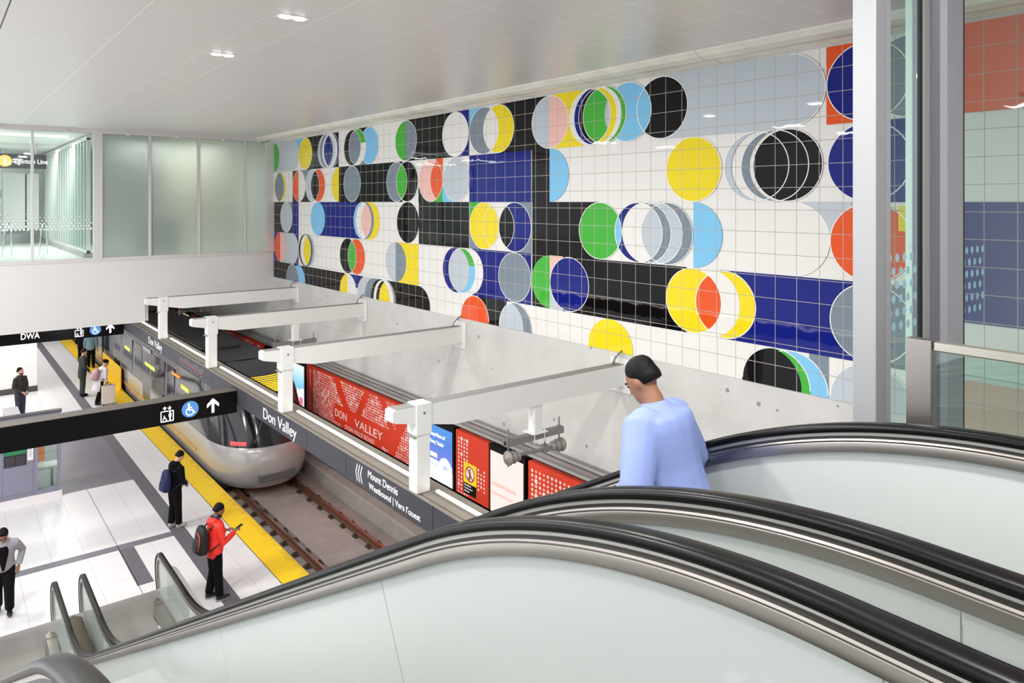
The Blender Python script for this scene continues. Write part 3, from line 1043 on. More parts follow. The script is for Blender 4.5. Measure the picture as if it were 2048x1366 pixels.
def hanger(yb, label, drop, zb=4.33, low=True):
    e = thing('line_hanger', label, 'hanger', (7.28, yb, 3.8), 'overhead line hangers')
    if drop:
        m = MB()
        m.box(7.20, 7.36, yb - 0.08, yb + 0.08, 3.91, zb)
        m.build('drop_post', BEAMW, e, bevel=0.012)
        m = MB()
        m.box(7.13, 7.43, yb - 0.13, yb + 0.13, 3.90, 3.915)
        for dx in (-0.1, 0.1):
            m.cyl((7.28 + dx, yb - 0.10, 3.86), 0.008, 0.2, 'z', 6)
        m.build('foot_plate', BEAMW, e)
    m = MB()
    m.box(6.69, 7.83, yb - 0.05, yb + 0.05, 3.79, 3.89)
    m.box(6.688, 6.69, yb - 0.03, yb + 0.03, 3.81, 3.87, 1)
    m.build('crossarm', [GREYM, BLACKM], e, bevel=0.004)
    for xx in (6.75, 7.77):
        m = MB()
        m.cyl((xx, yb, 3.76), 0.013, 0.56, 'z', 8)
        m.cyl((xx, yb, 3.905), 0.028, 0.02, 'z', 6)
        m.build('threaded_rod', GREYM, e)
    if low:
        m = MB()
        m.tube([(6.86, yb, 3.62), (7.70, yb, 3.585)], 0.028, 8)
        m.box(7.42, 7.52, yb - 0.04, yb + 0.04, 3.55, 3.67)
        m.cyl((7.47, yb, 3.70), 0.012, 0.12, 'z', 6)
        m.build('steady_arm', GREYM, e)
        for xx, d in ((6.83, (1, 0, -0.05)), (7.74, (-1, 0, 0.05))):
            m = MB()
            insulator(m, (xx, yb, 3.605), d, 0)
            m.build('insulator', INSUL, e, smooth=True)
    return e


hanger(8.36, 'grey overhead line hanger with insulators below the nearest bracket beam', True)
hanger(17.6, 'grey overhead line crossarm below the third bracket beam from the escalators', True, low=False)
hanger(26.4, 'dark small overhead line hanger with insulators by the bridge wall', True, zb=4.37)

# ------------------------------------------------------------------ trackside wall panels
PX = 8.95
PB, PT = 0.44, 2.50


def seg_d(p, a, b):
    ax, ay = a
    bx, by = b
    dx, dy = bx - ax, by - ay
    t = max(0, min(1, ((p[0] - ax) * dx + (p[1] - ay) * dy) / (dx * dx + dy * dy)))
    return math.hypot(p[0] - ax - t * dx, p[1] - ay - t * dy)


def red_panel(label, ya, yb, voids=(), texts=(), pitch=0.085, seed=1, rbase=0.027):
    """ya > yb: the panel runs from ya (left in view) to yb"""
    e = thing('wall_panel', label, 'wall panel', (PX, (ya + yb) / 2, PB), 'red dotted station panels')
    m = MB()
    m.box(PX, WX - 0.002, yb, ya, PB, PT, 0)
    rs = random.Random(seed)
    L = ya - yb
    nx, nz = int((L - 0.1) / pitch), int((PT - PB - 0.1) / (pitch * 0.82))
    for i in range(nx):
        for j in range(nz):
            s = 0.06 + (i + 0.5) * pitch
            z = PB + 0.06 + (j + 0.5) * pitch * 0.82
            if any(seg_d((s, z), a, b) < wd for a, b, wd in voids):
                continue
            r = rbase * rs.choice((0.7, 0.8, 0.9, 1, 1, 1.0, 1.5))
            m.disc((PX - 0.0015, ya - s, z), r, 'x', 6, 1)
    o = m.build('panel', [REDP, REDDOT], e)
    for (s, size, y0, z0, wd) in texts:
        text(s, size, (PX - 0.004, y0, z0), 'wall', mat('panel_lettering', rgb(250, 236, 228), 0.5), e, 'lettering', width=wd)
    return e


def big_voids(L):
    """blank strokes that cross the dotted field, and a clear box for the name"""
    k = L / 6.76
    v = [((0.15, PB), (0.15, PT), 0.06), ((0.42, PB), (0.42, PT), 0.07),
         ((2.0 * k, PT), (2.9 * k, 1.5), 0.14), ((3.9 * k, PT), (3.1 * k, 1.35), 0.13),
         ((4.6 * k, PT), (5.3 * k, 1.6), 0.12), ((5.9 * k, PT), (5.1 * k, 1.2), 0.15),
         ((2.1 * k, 1.5), (4.9 * k, 1.5), 0.26), ((2.5 * k, 1.2), (4.5 * k, 1.2), 0.16),
         ((2.2 * k, 0.5), (2.9 * k, 1.1), 0.12), ((3.6 * k, 0.85), (4.7 * k, 0.85), 0.10), ((4.4 * k, 0.5), (5.0 * k, 1.1), 0.13),
         ((6.55 * k, PB), (6.55 * k, PT), 0.10)]
    return v


red_panel('big red dotted wall panel lettered DON VALLEY, behind the nearest stretch of light strip', 20.78, 14.02, big_voids(6.76),
          (('DON', 0.30, 18.84, 1.41, 0.72), ('VALLEY', 0.30, 17.62, 1.40, 1.52), ('DON MILLS ROAD', 0.16, 18.2, 1.20, 1.65)), seed=3)
red_panel('red dotted wall panel lettered DON VALLEY, partly behind the train roof', 31.0, 24.3, big_voids(6.7),
          (('DON', 0.30, 29.0, 1.62, 0.75), ('VALLEY', 0.30, 27.6, 1.55, 1.6)), seed=5)
red_panel('red dotted wall panel lettered DON VALLEY, farthest off behind the farthest bracket post', 40.4, 34.6, big_voids(5.8),
          (('DON', 0.3, 38.6, 1.7, 0.75), ('VALLEY', 0.3, 37.3, 1.62, 1.5)), seed=6)
red_panel('small red dotted wall panel carrying the yellow warning sign, between the blue screen and the bright pink screen', 12.88, 11.72,
          [((0.62, PT), (0.62, PB + 0.1), 0.18), ((0.9, 1.0), (0.9, 1.3), 0.16), ((0.9, 2.1), (0.9, 2.6), 0.25)], seed=8, pitch=0.10, rbase=0.030)
red_panel('red dotted wall panel running under the escalator handrail, nearest to the lens', 10.48, 7.5,
          [((1.6, PB), (1.6, PT), 0.2)], seed=9, pitch=0.11, rbase=0.034)
red_panel('narrow red dotted wall panel behind the second bracket post', 23.08, 22.02, [((0.6, PT), (0.6, PB), 0.15)], seed=10)
red_panel('narrow dim red wall panel with a small yellow sign, between the pale yellow and teal screens', 33.25, 32.3, [], seed=12)


def screen(label, ya, yb, paint, z0=0.62, z1=2.40):
    e = thing('advert_screen', label, 'screen', (PX, (ya + yb) / 2, PB), 'advertising screens between the wall panels')
    m = MB()
    m.box(PX - 0.02, WX - 0.002, yb, ya, PB, PT + 0.02)
    m.build('casing', BLACK, e, bevel=0.008)
    m = MB()
    L = ya - yb
    mats = []
    n = [0]

    def put(poly, col, s=1.0):
        """poly in panel units: u 0..1 from the left, v 0..1 upwards"""
        n[0] += 1
        key = 'screen_%d_%d_%d_%d' % (*[int(255 * c) for c in col[:3]], int(s * 100))
        mt = emis(key, col, s)
        if mt not in mats:
            mats.append(mt)
        pts = []
        for u, v in poly:
            pts.append((PX - 0.022 - 0.0008 * n[0], ya - 0.05 - u * (L - 0.10), z0 + v * (z1 - z0)))
        m.add(pts, [tuple(range(len(pts)))], mats.index(mt))
    paint(put)
    m.build('display', mats, e)
    return e


def rect_(a, b, c, d):
    return [(a, c), (b, c), (b, d), (a, d)]


def arc_shape(cx, cy, ro, ri, asp, a0=0, a1=pi, n=18):
    o = [(cx + ro * cos(a0 + (a1 - a0) * i / n), cy + ro * asp * sin(a0 + (a1 - a0) * i / n)) for i in range(n + 1)]
    i_ = [(cx + ri * cos(a0 + (a1 - a0) * i / n), cy + ri * asp * sin(a0 + (a1 - a0) * i / n)) for i in range(n + 1)]
    return [[o[k], o[k + 1], i_[k + 1], i_[k]] for k in range(n)]


def grad(put, stops, s=1.0, n=14):
    for i in range(n):
        v0, v1 = i / n, (i + 1) / n
        v = (v0 + v1) / 2
        for (a, ca), (b, cb) in zip(stops, stops[1:]):
            if a <= v <= b:
                t = (v - a) / (b - a)
                put(rect_(0, 1, v0, v1), tuple(ca[k] * (1 - t) + cb[k] * t for k in range(3)) + (1,), s)
                break


def p_trade(put):
    grad(put, [(0, rgb(232, 242, 250)), (0.44, rgb(222, 234, 250)), (0.6, rgb(92, 112, 190)), (0.8, rgb(62, 110, 190)), (1, rgb(60, 130, 196))], 1.0)
    for k in range(3):
        put(rect_(0.07, 0.40 - 0.03 * (k == 0), 0.60 - k * 0.085, 0.655 - k * 0.085), rgb(236, 240, 255), 1.1)
    for q in arc_shape(0.72, 0.50, 0.27, 0.10, 0.55, 0, pi):
        put(q, rgb(216, 240, 248), 1.2)
    put(rect_(0.45, 0.62, 0.08, 0.50), rgb(236, 248, 252), 1.2)
    put(rect_(0.82, 0.99, 0.12, 0.50), rgb(226, 244, 250), 1.2)


s2 = screen('glowing blue advert screen headed Keep More of Every Trade, behind the nearest bracket post', 13.96, 12.93, p_trade)
text('Keep More of', 0.115, (PX - 0.05, 13.85, 2.17), 'wall', LIT, s2, 'lettering', width=0.60)
text('Every Trade', 0.115, (PX - 0.05, 13.85, 2.00), 'wall', LIT, s2, 'lettering', width=0.54)


def p_pink(put):
    put(rect_(0, 1, 0, 1), rgb(255, 230, 224), 0.72)
    put(rect_(0.04, 0.8, 0.62, 0.66), rgb(250, 206, 194), 0.68)
    put(rect_(0.04, 0.7, 0.52, 0.55), rgb(250, 208, 196), 0.68)
    put(rect_(0.3, 0.62, 0.06, 0.26), rgb(240, 216, 220), 0.66)


screen('glowing pinkish white advert screen beside the escalator handrail', 11.68, 10.55, p_pink)


def p_phone(put):
    grad(put, [(0, rgb(200, 226, 246)), (0.2, rgb(60, 150, 214)), (0.45, rgb(70, 176, 222)), (0.72, rgb(150, 208, 232)), (1, rgb(232, 244, 248))], 0.8)
    put([(0.45, 0.2), (0.95, 0.08), (1, 0.1), (1, 0.62), (0.5, 0.6)], rgb(246, 250, 255), 0.9)
    put(rect_(0.55, 0.75, 0.585, 0.60), rgb(60, 70, 90), 0.6)
    put(rect_(0.66, 0.92, 0.32, 0.46), rgb(232, 92, 120), 1.0)
    put(rect_(0.05, 0.35, 0.26, 0.29), rgb(160, 214, 240), 1.0)
    put(rect_(0.05, 0.3, 0.20, 0.23), rgb(160, 214, 240), 1.0)


screen('bright advert screen picturing a white phone on light blue, beside the big red panel', 21.95, 20.85, p_phone)


def p_dark(put):
    grad(put, [(0, rgb(70, 84, 110)), (0.4, rgb(60, 70, 160)), (1, rgb(64, 76, 190))], 0.9)
    for k in range(3):
        put(rect_(0.07, 0.40, 0.70 - k * 0.1, 0.76 - k * 0.1), rgb(216, 222, 250), 1.0)
    for q in arc_shape(0.72, 0.56, 0.25, 0.10, 0.5, 0, pi):
        put(q, rgb(206, 222, 238), 1.0)
    put(rect_(0.47, 0.64, 0.2, 0.56), rgb(180, 200, 220), 0.8)


screen('dark blue advert screen with a pale arch, behind the amber train display', 24.26, 23.15, p_dark)
screen('pale teal advert screen, far off beside the second farthest bracket post', 32.24, 31.08,
       lambda put: grad(put, [(0, rgb(20, 36, 40)), (0.45, rgb(90, 150, 150)), (1, rgb(196, 232, 224))], 0.9))
screen('pale yellow advert screen, far off behind the farthest bracket beam', 34.52, 33.32,
       lambda put: grad(put, [(0, rgb(60, 66, 66)), (0.3, rgb(130, 140, 140)), (0.5, rgb(190, 190, 130)), (1, rgb(240, 232, 170))], 0.9))
screen('narrow grey dim advert screen at the far end of the red panels', 41.3, 40.45,
       lambda put: grad(put, [(0, rgb(60, 60, 66)), (1, rgb(190, 186, 190))], 0.5))

# warning signs


def warning(yc, label, wd=0.46, words=True):
    e = thing('warning_sign', label, 'sign', (PX, yc, 1.2), 'yellow stand back signs')
    m = MB()
    x = PX - 0.012
    m.box(x, PX - 0.003, yc - wd / 2, yc + wd / 2, 1.24, 1.90, 0)
    m.add([(x - 0.001, yc + wd / 2, 1.24), (x - 0.001, yc - wd / 2, 1.24), (x - 0.001, yc - wd / 2, 1.47), (x - 0.001, yc + wd / 2, 1.47)], [(0, 1, 2, 3)], 1)
    m.build('sign_plate', [mat('sign_yellow', rgb(248, 222, 40), 0.5), BLACK], e)
    m = MB()
    zc, R = 1.68, 0.165
    m.disc((x - 0.001, yc, zc), R, 'x', 28, 0)
    n = 32
    for k in range(n):
        q = []
        for kk, r in ((k, R), (k + 1, R), (k + 1, R * 0.84), (k, R * 0.84)):
            q.append((x - 0.003, yc + r * cos(2 * pi * kk / n), zc + r * sin(2 * pi * kk / n)))
        m.add(q, [(0, 1, 2, 3)], 1)
    m.disc((x - 0.0025, yc + 0.0, zc + 0.085), 0.026, 'x', 12, 2)
    m.add([(x - 0.0025, yc + 0.035, zc + 0.055), (x - 0.0025, yc - 0.035, zc + 0.055), (x - 0.0025, yc - 0.03, zc - 0.03), (x - 0.0025, yc + 0.03, zc - 0.03)], [(0, 1, 2, 3)], 1)
    m.add([(x - 0.0025, yc + 0.028, zc - 0.03), (x - 0.0025, yc - 0.028, zc - 0.03), (x - 0.0025, yc - 0.01, zc - 0.11), (x - 0.0025, yc + 0.02, zc - 0.11)], [(0, 1, 2, 3)], 2)
    m.add([(x - 0.0025, yc + 0.10, zc - 0.06), (x - 0.0025, yc - 0.0, zc - 0.12), (x - 0.0025, yc + 0.02, zc - 0.14), (x - 0.0025, yc + 0.10, zc - 0.09)], [(0, 1, 2, 3)], 2)
    a = radians(45)
    d, p = R * 0.86, 0.014
    m.add([(x - 0.003, yc + d * cos(a) + p, zc + d * sin(a) - p), (x - 0.003, yc + d * cos(a) - p, zc + d * sin(a) + p),
           (x - 0.003, yc - d * cos(a) - p, zc - d * sin(a) + p), (x - 0.003, yc - d * cos(a) + p, zc - d * sin(a) - p)], [(0, 1, 2, 3)], 1)
    m.build('symbol', [mat('sign_white', rgb(248, 244, 236), 0.5), mat('sign_red', rgb(206, 48, 50), 0.5), mat('sign_black', rgb(24, 22, 26), 0.5)], e)
    if words:
        for i, s in enumerate(('Stand Back', 'Tenez-vous \u00e0', 'distance')):
            text(s, 0.055, (x - 0.002, yc + wd / 2 - 0.03, 1.41 - i * 0.062), 'wall', LETTER, e, 'lettering')
    return e


warning(12.35, 'yellow and black warning sign on the small red panel beside the blue advert screen')
warning(22.4, 'yellow warning sign on the narrow red panel behind the second bracket post', words=False)
warning(32.78, 'tiny dim yellow warning sign on the far narrow red panel', words=False)

# cable trays along the top of the panels
TRAY = mat('tray_grey', rgb(176, 174, 172), 0.5, 0.3)
for nm, xa, xb, zz, lab in (('cable_tray', 8.97, 9.07, 2.56, 'grey cable tray running just above the red wall panels'),
                            ('cable_tray', 9.07, 9.17, 2.70, 'upper grey cable tray running along the foot of the bare concrete wall')):
    t = thing(nm, lab, 'cable tray', (xa, 4, zz), 'cable trays over the panels')
    m = MB()
    m.box(xa, xb, 4, 46, zz, zz + 0.012)
    m.build('tray_floor', DUST, t)
    m = MB()
    m.box(xa, xa + 0.008, 4, 46, zz, zz + 0.07)
    m.box(xb - 0.008, xb, 4, 46, zz, zz + 0.07)
    m.build('side_rail', TRAY, t)
    m = MB()
    m.tube([(xa + 0.04, 4, zz + 0.03), (xa + 0.04, 46, zz + 0.03)], 0.016, 6)
    m.build('cable', mat('cable_black', rgb(70, 70, 72), 0.6), t)

# ------------------------------------------------------------------ direction signs across the hall
SIGNTOP = mat('sign_top_cover', rgb(108, 101, 95), 0.5, 0.3)


def poly_y(m, pts, yv, mi=0):
    m.add([(p[0], yv, p[1]) for p in pts], [tuple(range(len(pts)))], mi)


def line_y(m, a, b, wd, yv, mi=0):
    d = Vector((b[0] - a[0], b[1] - a[1]))
    n = Vector((-d.y, d.x)).normalized() * wd / 2
    poly_y(m, [(a[0] + n.x, a[1] + n.y), (b[0] + n.x, b[1] + n.y), (b[0] - n.x, b[1] - n.y), (a[0] - n.x, a[1] - n.y)], yv, mi)


def ring_y(m, cx, cz, ro, ri, yv, mi=0, a0=0.0, a1=2 * pi, n=28):
    for k in range(n):
        t0, t1 = a0 + (a1 - a0) * k / n, a0 + (a1 - a0) * (k + 1) / n
        poly_y(m, [(cx + ro * cos(t0), cz + ro * sin(t0)), (cx + ro * cos(t1), cz + ro * sin(t1)), (cx + ri * cos(t1), cz + ri * sin(t1)), (cx + ri * cos(t0), cz + ri * sin(t0))], yv, mi)


def arrow_y(m, cx, cz, hgt, wd, th, yv, down=False, mi=0):
    s = -1 if down else 1
    t = cz + s * hgt / 2
    pts = [(cx - th / 2, cz - s * hgt / 2), (cx + th / 2, cz - s * hgt / 2), (cx + th / 2, t - s * th * 1.6), (cx + wd / 2 - 0.1 * th, t - s * (wd / 2 + th * 0.2) - s * th * 0.3),
           (cx + wd / 2, t - s * wd * 0.5 + s * th * 0.9)]
    poly_y(m, [(cx - th / 2, cz - s * hgt / 2), (cx + th / 2, cz - s * hgt / 2), (cx + th / 2, t - s * th * 0.7), (cx - th / 2, t - s * th * 0.7)], yv, mi)
    for q in (-1, 1):
        poly_y(m, [(cx, t), (cx, t - s * th * 1.45), (cx + q * wd / 2, t - s * (wd / 2 + th * 1.25)), (cx + q * wd / 2, t - s * wd / 2 + s * th * 0.05)], yv - 0.0004 * (q + 2), mi)


def wheelchair_y(m, cx, cz, k, yv, mi=0):
    m.disc((cx - 0.012 * k, yv, cz + 0.098 * k), 0.019 * k, 'y', 12, mi)
    line_y(m, (cx - 0.014 * k, cz + 0.078 * k), (cx - 0.008 * k, cz - 0.01 * k), 0.030 * k, yv, mi)
    line_y(m, (cx - 0.012 * k, cz + 0.035 * k), (cx + 0.042 * k, cz + 0.035 * k), 0.017 * k, yv - 0.0003, mi)
    line_y(m, (cx - 0.015 * k, cz - 0.008 * k), (cx + 0.055 * k, cz - 0.008 * k), 0.022 * k, yv - 0.0006, mi)
    line_y(m, (cx + 0.048 * k, cz - 0.004 * k), (cx + 0.078 * k, cz - 0.066 * k), 0.021 * k, yv - 0.0009, mi)
    line_y(m, (cx + 0.074 * k, cz - 0.066 * k), (cx + 0.100 * k, cz - 0.052 * k), 0.017 * k, yv - 0.0012, mi)
    ring_y(m, cx + 0.005 * k, cz - 0.035 * k, 0.075 * k, 0.059 * k, yv - 0.0002, mi, radians(125), radians(345))


def direction_sign(label, yf, xi, words, x0=-2.75):
    e = thing('direction_sign', label, 'sign', (1.2, yf, 2.96), 'black direction signs across the platform')
    MB().box(x0, FX - 0.001, yf, yf + 0.36, 2.955, 3.415).build('sign_body', BLACK, e, bevel=0.004)
    MB().box(x0, FX - 0.001, yf - 0.004, yf + 0.364, 3.415, 3.425).build('top_cover', SIGNTOP, e)
    yv = yf - 0.004
    m = MB()
    cx, cz = xi[0], 3.14                               # lift pictogram
    for a, b in (((-0.115, -0.115), (0.115, -0.115)), ((0.115, -0.115), (0.115, 0.085)), ((0.115, 0.085), (-0.115, 0.085)), ((-0.115, 0.085), (-0.115, -0.115))):
        line_y(m, (cx + a[0] * 1.0, cz + a[1]), (cx + b[0], cz + b[1]), 0.016, yv)
    wheelchair_y(m, cx - 0.05, cz - 0.055, 0.52, yv)
    m.disc((cx + 0.055, yv, cz + 0.052), 0.018, 'y', 10, 0)
    poly_y(m, [(cx + 0.03, cz + 0.03), (cx + 0.08, cz + 0.03), (cx + 0.08, cz - 0.035), (cx + 0.068, cz - 0.035), (cx + 0.068, cz - 0.105), (cx + 0.042, cz - 0.105), (cx + 0.042, cz - 0.035), (cx + 0.03, cz - 0.035)], yv)
    arrow_y(m, cx - 0.045, cz + 0.145, 0.075, 0.062, 0.016, yv)
    arrow_y(m, cx + 0.045, cz + 0.145, 0.075, 0.062, 0.016, yv, True)
    m.build('lift_symbol', LIT, e)
    m = MB()
    m.disc((xi[1], yv, 3.19), 0.165, 'y', 36, 0)
    wheelchair_y(m, xi[1] - 0.012, 3.185, 1.1, yv - 0.003, 1)
    m.build('wheelchair_symbol', [LITB, LIT], e)
    m = MB()
    arrow_y(m, xi[2], 3.19, 0.30, 0.24, 0.055, yv)
    m.build('arrow_symbol', LIT, e)
    if words:
        text(words[0], 0.27, (words[1], yv, 3.10), 'front', LIT, e, 'lettering', width=words[2], bold=0.002)
    return e


direction_sign('black lit direction sign nearer the lens, with lift, wheelchair and arrow symbols', 15.43, (3.71, 4.15, 4.60), None)
direction_sign('black lit direction sign lettered DWA under the white bridge wall', 26.9, (3.78, 4.25, 4.69), ('DWA', 2.17, 0.50))

# ------------------------------------------------------------------ rails
RUST = mat('rail_rust', rgb(112, 74, 56), 0.6, 0.3, noise=0.25, nscale=12)
CLIPM = mat('clip_iron', rgb(86, 76, 66), 0.7, 0.3)
for xr, lab in ((6.57, 'brown steel rail nearer the yellow platform edge'), (8.03, 'brown steel rail beside the far concrete kerb')):
    e = thing('rail', lab, 'rail', (xr, 14, -0.5), 'running rails')
    m = MB()
    m.prism([(xr - 0.07, -0.50), (xr + 0.07, -0.50), (xr + 0.07, -0.485), (xr + 0.012, -0.46), (xr + 0.012, -0.39), (xr + 0.036, -0.375), (xr + 0.036, -0.352),
             (xr + 0.03, -0.348), (xr - 0.03, -0.348), (xr - 0.036, -0.352), (xr - 0.036, -0.375), (xr - 0.012, -0.39), (xr - 0.012, -0.46), (xr - 0.07, -0.485)], 'y', 4, 51, 0)
    m.build('rail_bar', RUST, e)
    m = MB()
    m.box(xr - 0.022, xr + 0.022, 4, 51, -0.348, -0.3465)
    m.build('running_surface', CHROME, e)
    for k in range(14):
        yc = 11.6 + k * 0.66
        m = MB()
        m.box(xr - 0.20, xr + 0.20, yc - 0.09, yc + 0.09, -0.52, -0.50)
        for s in (-1, 1):
            m.box(xr + s * 0.15 - 0.03, xr + s * 0.15 + 0.03, yc - 0.03, yc + 0.03, -0.50, -0.455)
            m.tube([(xr + s * 0.15, yc - 0.05, -0.49), (xr + s * 0.17, yc, -0.44), (xr + s * 0.09, yc + 0.02, -0.455), (xr + s * 0.07, yc + 0.06, -0.475)], 0.014, 6)
        m.build('rail_clip', CLIPM, e)

# ------------------------------------------------------------------ the train
TW = mat('train_silver_white', rgb(178, 175, 174), 0.25, 0.2, coat=0.4)
TG = mat('train_grey', rgb(104, 104, 108), 0.3, 0.3, coat=0.3)
TK = mat('train_black_mask', rgb(16, 17, 20), 0.12, coat=0.5)
TD = mat('train_window_glass', rgb(40, 43, 50), 0.08, spec=0.6)
TR = mat('train_roof', rgb(70, 70, 72), 0.5)
TCX, TY0 = 7.28, 18.75
tr = thing('train', 'silver and black light rail train standing at the platform, nose towards the escalators', 'train', (TCX, 33, -0.35))
LV = [(-0.22, 0.30, 1.16), (-0.05, 0.12, 1.24), (0.25, 0.02, 1.29), (0.55, 0.0, 1.31), (0.82, 0.06, 1.32), (0.90, 0.14, 1.32), (1.3, 0.34, 1.32), (1.8, 0.60, 1.31),
      (2.1, 0.78, 1.30), (2.40, 1.00, 1.27), (2.56, 1.30, 1.21), (2.70, 1.85, 1.06), (2.76, 2.5, 0.85)]
SEGN = 26
TEND = 48.0


def nose_ring(o, hw, D=2.15, scale=1.0):
    r = []
    for k in range(SEGN + 1):
        t = -pi / 2 + pi * k / SEGN
        sx = abs(sin(t)) ** 0.85 * (1 if t > 0 else -1)
        r.append((TCX + hw * sx * scale, TY0 + o + D * (1 - abs(cos(t)) ** 0.75)))
    return r


def nose_pt(x, z):
    """y of the nose surface at x, height z"""
    for (z0, o0, w0), (z1, o1, w1) in zip(LV, LV[1:]):
        if z0 <= z <= z1:
            k = (z - z0) / (z1 - z0)
            o, hw = o0 + (o1 - o0) * k, w0 + (w1 - w0) * k
            s = min(0.999, abs(x - TCX) / hw) ** (1 / 0.85)
            return TY0 + o + 2.15 * (1 - sqrt(1 - s * s) ** 0.75)
    return TY0


def train_band(lo, hi, name, material, smooth=True):
    m = MB()
    rows = [r for r in LV if lo - 1e-6 <= r[0] <= hi + 1e-6]
    rings = []
    for z, o, hw in rows:
        ring = [(TCX - hw, TEND, z)] + [(x, yv, z) for x, yv in nose_ring(o, hw)] + [(TCX + hw, TEND, z)]
        rings.append(ring)
    n = len(rings[0])
    vs = [p for r in rings for p in r]
    m.add(vs, [(i * n + k, i * n + k + 1, (i + 1) * n + k + 1, (i + 1) * n + k) for i in range(len(rings) - 1) for k in range(n - 1)])
    return m.build(name, material, tr, smooth=smooth)


train_band(-0.22, 0.90, 'lower_body', TW)
train_band(2.40, 2.76, 'roof_edge', TR)
# the middle band: black mask round the nose, grey body sides behind it
m = MB()
rows = [r for r in LV if 0.89 <= r[0] <= 2.41]
rings = [[(TCX - hw, TEND, z), (TCX - hw, TY0 + 5.0, z)] + [(x, yv, z) for x, yv in nose_ring(o, hw)] + [(TCX + hw, TY0 + 5.0, z), (TCX + hw, TEND, z)] for z, o, hw in rows]
n = len(rings[0])
vs = [p for r in rings for p in r]
for i in range(len(rings) - 1):
    for k in range(n - 1):
        m.add([rings[i][k], rings[i][k + 1], rings[i + 1][k + 1], rings[i + 1][k]], [(0, 1, 2, 3)], 0 if k in (0, n - 2) else 1)
m.build('upper_body', [TG, TK], tr, smooth=True)
m = MB()
m.box(TCX - 0.85, TCX + 0.85, TY0 + 2.6, TEND, 2.74, 2.78)
m.box(TCX - 0.7, TCX + 0.5, TY0 + 4.5, TY0 + 10, 2.78, 2.88)
m.box(TCX - 0.7, TCX + 0.5, TY0 + 14, TY0 + 19, 2.78, 2.88)
m.build('roof', TR, tr, bevel=0.04)
m = MB()
m.box(TCX - 1.2, TCX + 1.2, TY0 + 1.2, TEND, -0.34, -0.2)
m.build('underframe', BLACKM, tr)
xs = TCX - 1.325
for a, b in ((23.9, 24.8), (25.1, 26.9), (28.3, 29.5), (29.9, 31.6), (34.4, 35.8), (36.2, 38.0), (39.6, 41.2), (41.6, 43.5)):
    MB().box(xs - 0.003, xs + 0.03, a, b, 1.02, 2.20).build('window', TD, tr, bevel=0.01)
for a, b in ((27.0, 28.2), (32.0, 33.3), (38.1, 39.4)):
    o = MB().box(xs - 0.006, xs + 0.03, a, b, 0.05, 2.28).build('door', TW, tr, bevel=0.01)
    MB().box(xs - 0.010, xs, a + 0.06, (a + b) / 2 - 0.03, 0.4, 2.15).build('door_window', TD, o)
    MB().box(xs - 0.010, xs, (a + b) / 2 + 0.03, b - 0.06, 0.4, 2.15).build('door_window', TD, o)
for a, b, z in ((26.4, 27.8, 1.66), (22.3, 23.1, 1.78), (30.3, 31.2, 1.7)):
    MB().box(xs - 0.011, xs, a, b, z, z + 0.12).build('saloon_lamp', emis('saloon_lime', rgb(214, 222, 90), 0.9), tr)
MB().box(xs - 0.011, xs, 23.3, 24.2, 2.02, 2.09).build('saloon_lamp', emis('saloon_orange', rgb(240, 140, 40), 1.0), tr)
MB().box(xs + 0.0, xs + 0.06, 21.6, TEND, 0.30, 0.36).build('trim_strip', mat('ochre_trim', rgb(206, 150, 70), 0.4), tr)  # mirror image of the yellow platform edge, painted on as a strip
# destination display
xa, xb, za, zb_ = 6.50, 8.04, 2.16, 2.54
m = MB()
dots = MB()
for i in range(44):
    for j in range(10):
        x = xa + (xb - xa) * (i + 0.5) / 44
        z = za + (zb_ - za) * (j + 0.5) / 10
        yv = nose_pt(x, z) - 0.02
        dots.box(x - 0.010, x + 0.010, yv, yv + 0.02, z - 0.010, z + 0.010)
dots.build('destination_display', emis('amber_led', rgb(255, 186, 30), 2.2), tr)
for sx in (-1, 1):
    m = MB()
    for k in range(6):
        x = TCX + sx * (0.74 + 0.05 * k)
        z = 1.0
        m.box(x - 0.026, x + 0.026, nose_pt(x, z) - 0.02, nose_pt(x, z) + 0.05, z - 0.045, z + 0.045)
    m.build('tail_lamp', emis('tail_red', rgb(255, 60, 60), 2.2), tr)
m = MB()
for k in range(5):
    x = TCX - 0.98 + 0.07 * k
    m.box(x - 0.035, x + 0.035, nose_pt(x, 2.45) - 0.02, nose_pt(x, 2.45) + 0.05, 2.42, 2.47)
m.build('marker_lamp', emis('tail_red', rgb(255, 60, 60), 2.2), tr)
WIPER = mat('windscreen_reflection_grey', rgb(96, 104, 116), 0.15)
m = MB()
q = []
for x, z in ((6.72, 1.0), (6.90, 1.0), (7.34, 2.1), (7.16, 2.1)):
    q.append((x, nose_pt(x, z) - 0.012, z))
m.tube([(6.75, nose_pt(6.75, 1.02) - 0.03, 1.02), (7.0, nose_pt(7.0, 1.5) - 0.03, 1.5), (7.25, nose_pt(7.25, 1.95) - 0.03, 1.95)], 0.014, 6)
m.build('wiper', STEELD, tr)
m = MB()
for z, w_ in ((0.78, 0.5), (0.66, 0.42)):
    pass
m.box(TCX - 0.5, TCX + 0.5, TY0 - 0.02, TY0 + 0.15, 0.02, 0.20)
m.build('coupler_cover', TG, tr, bevel=0.03)

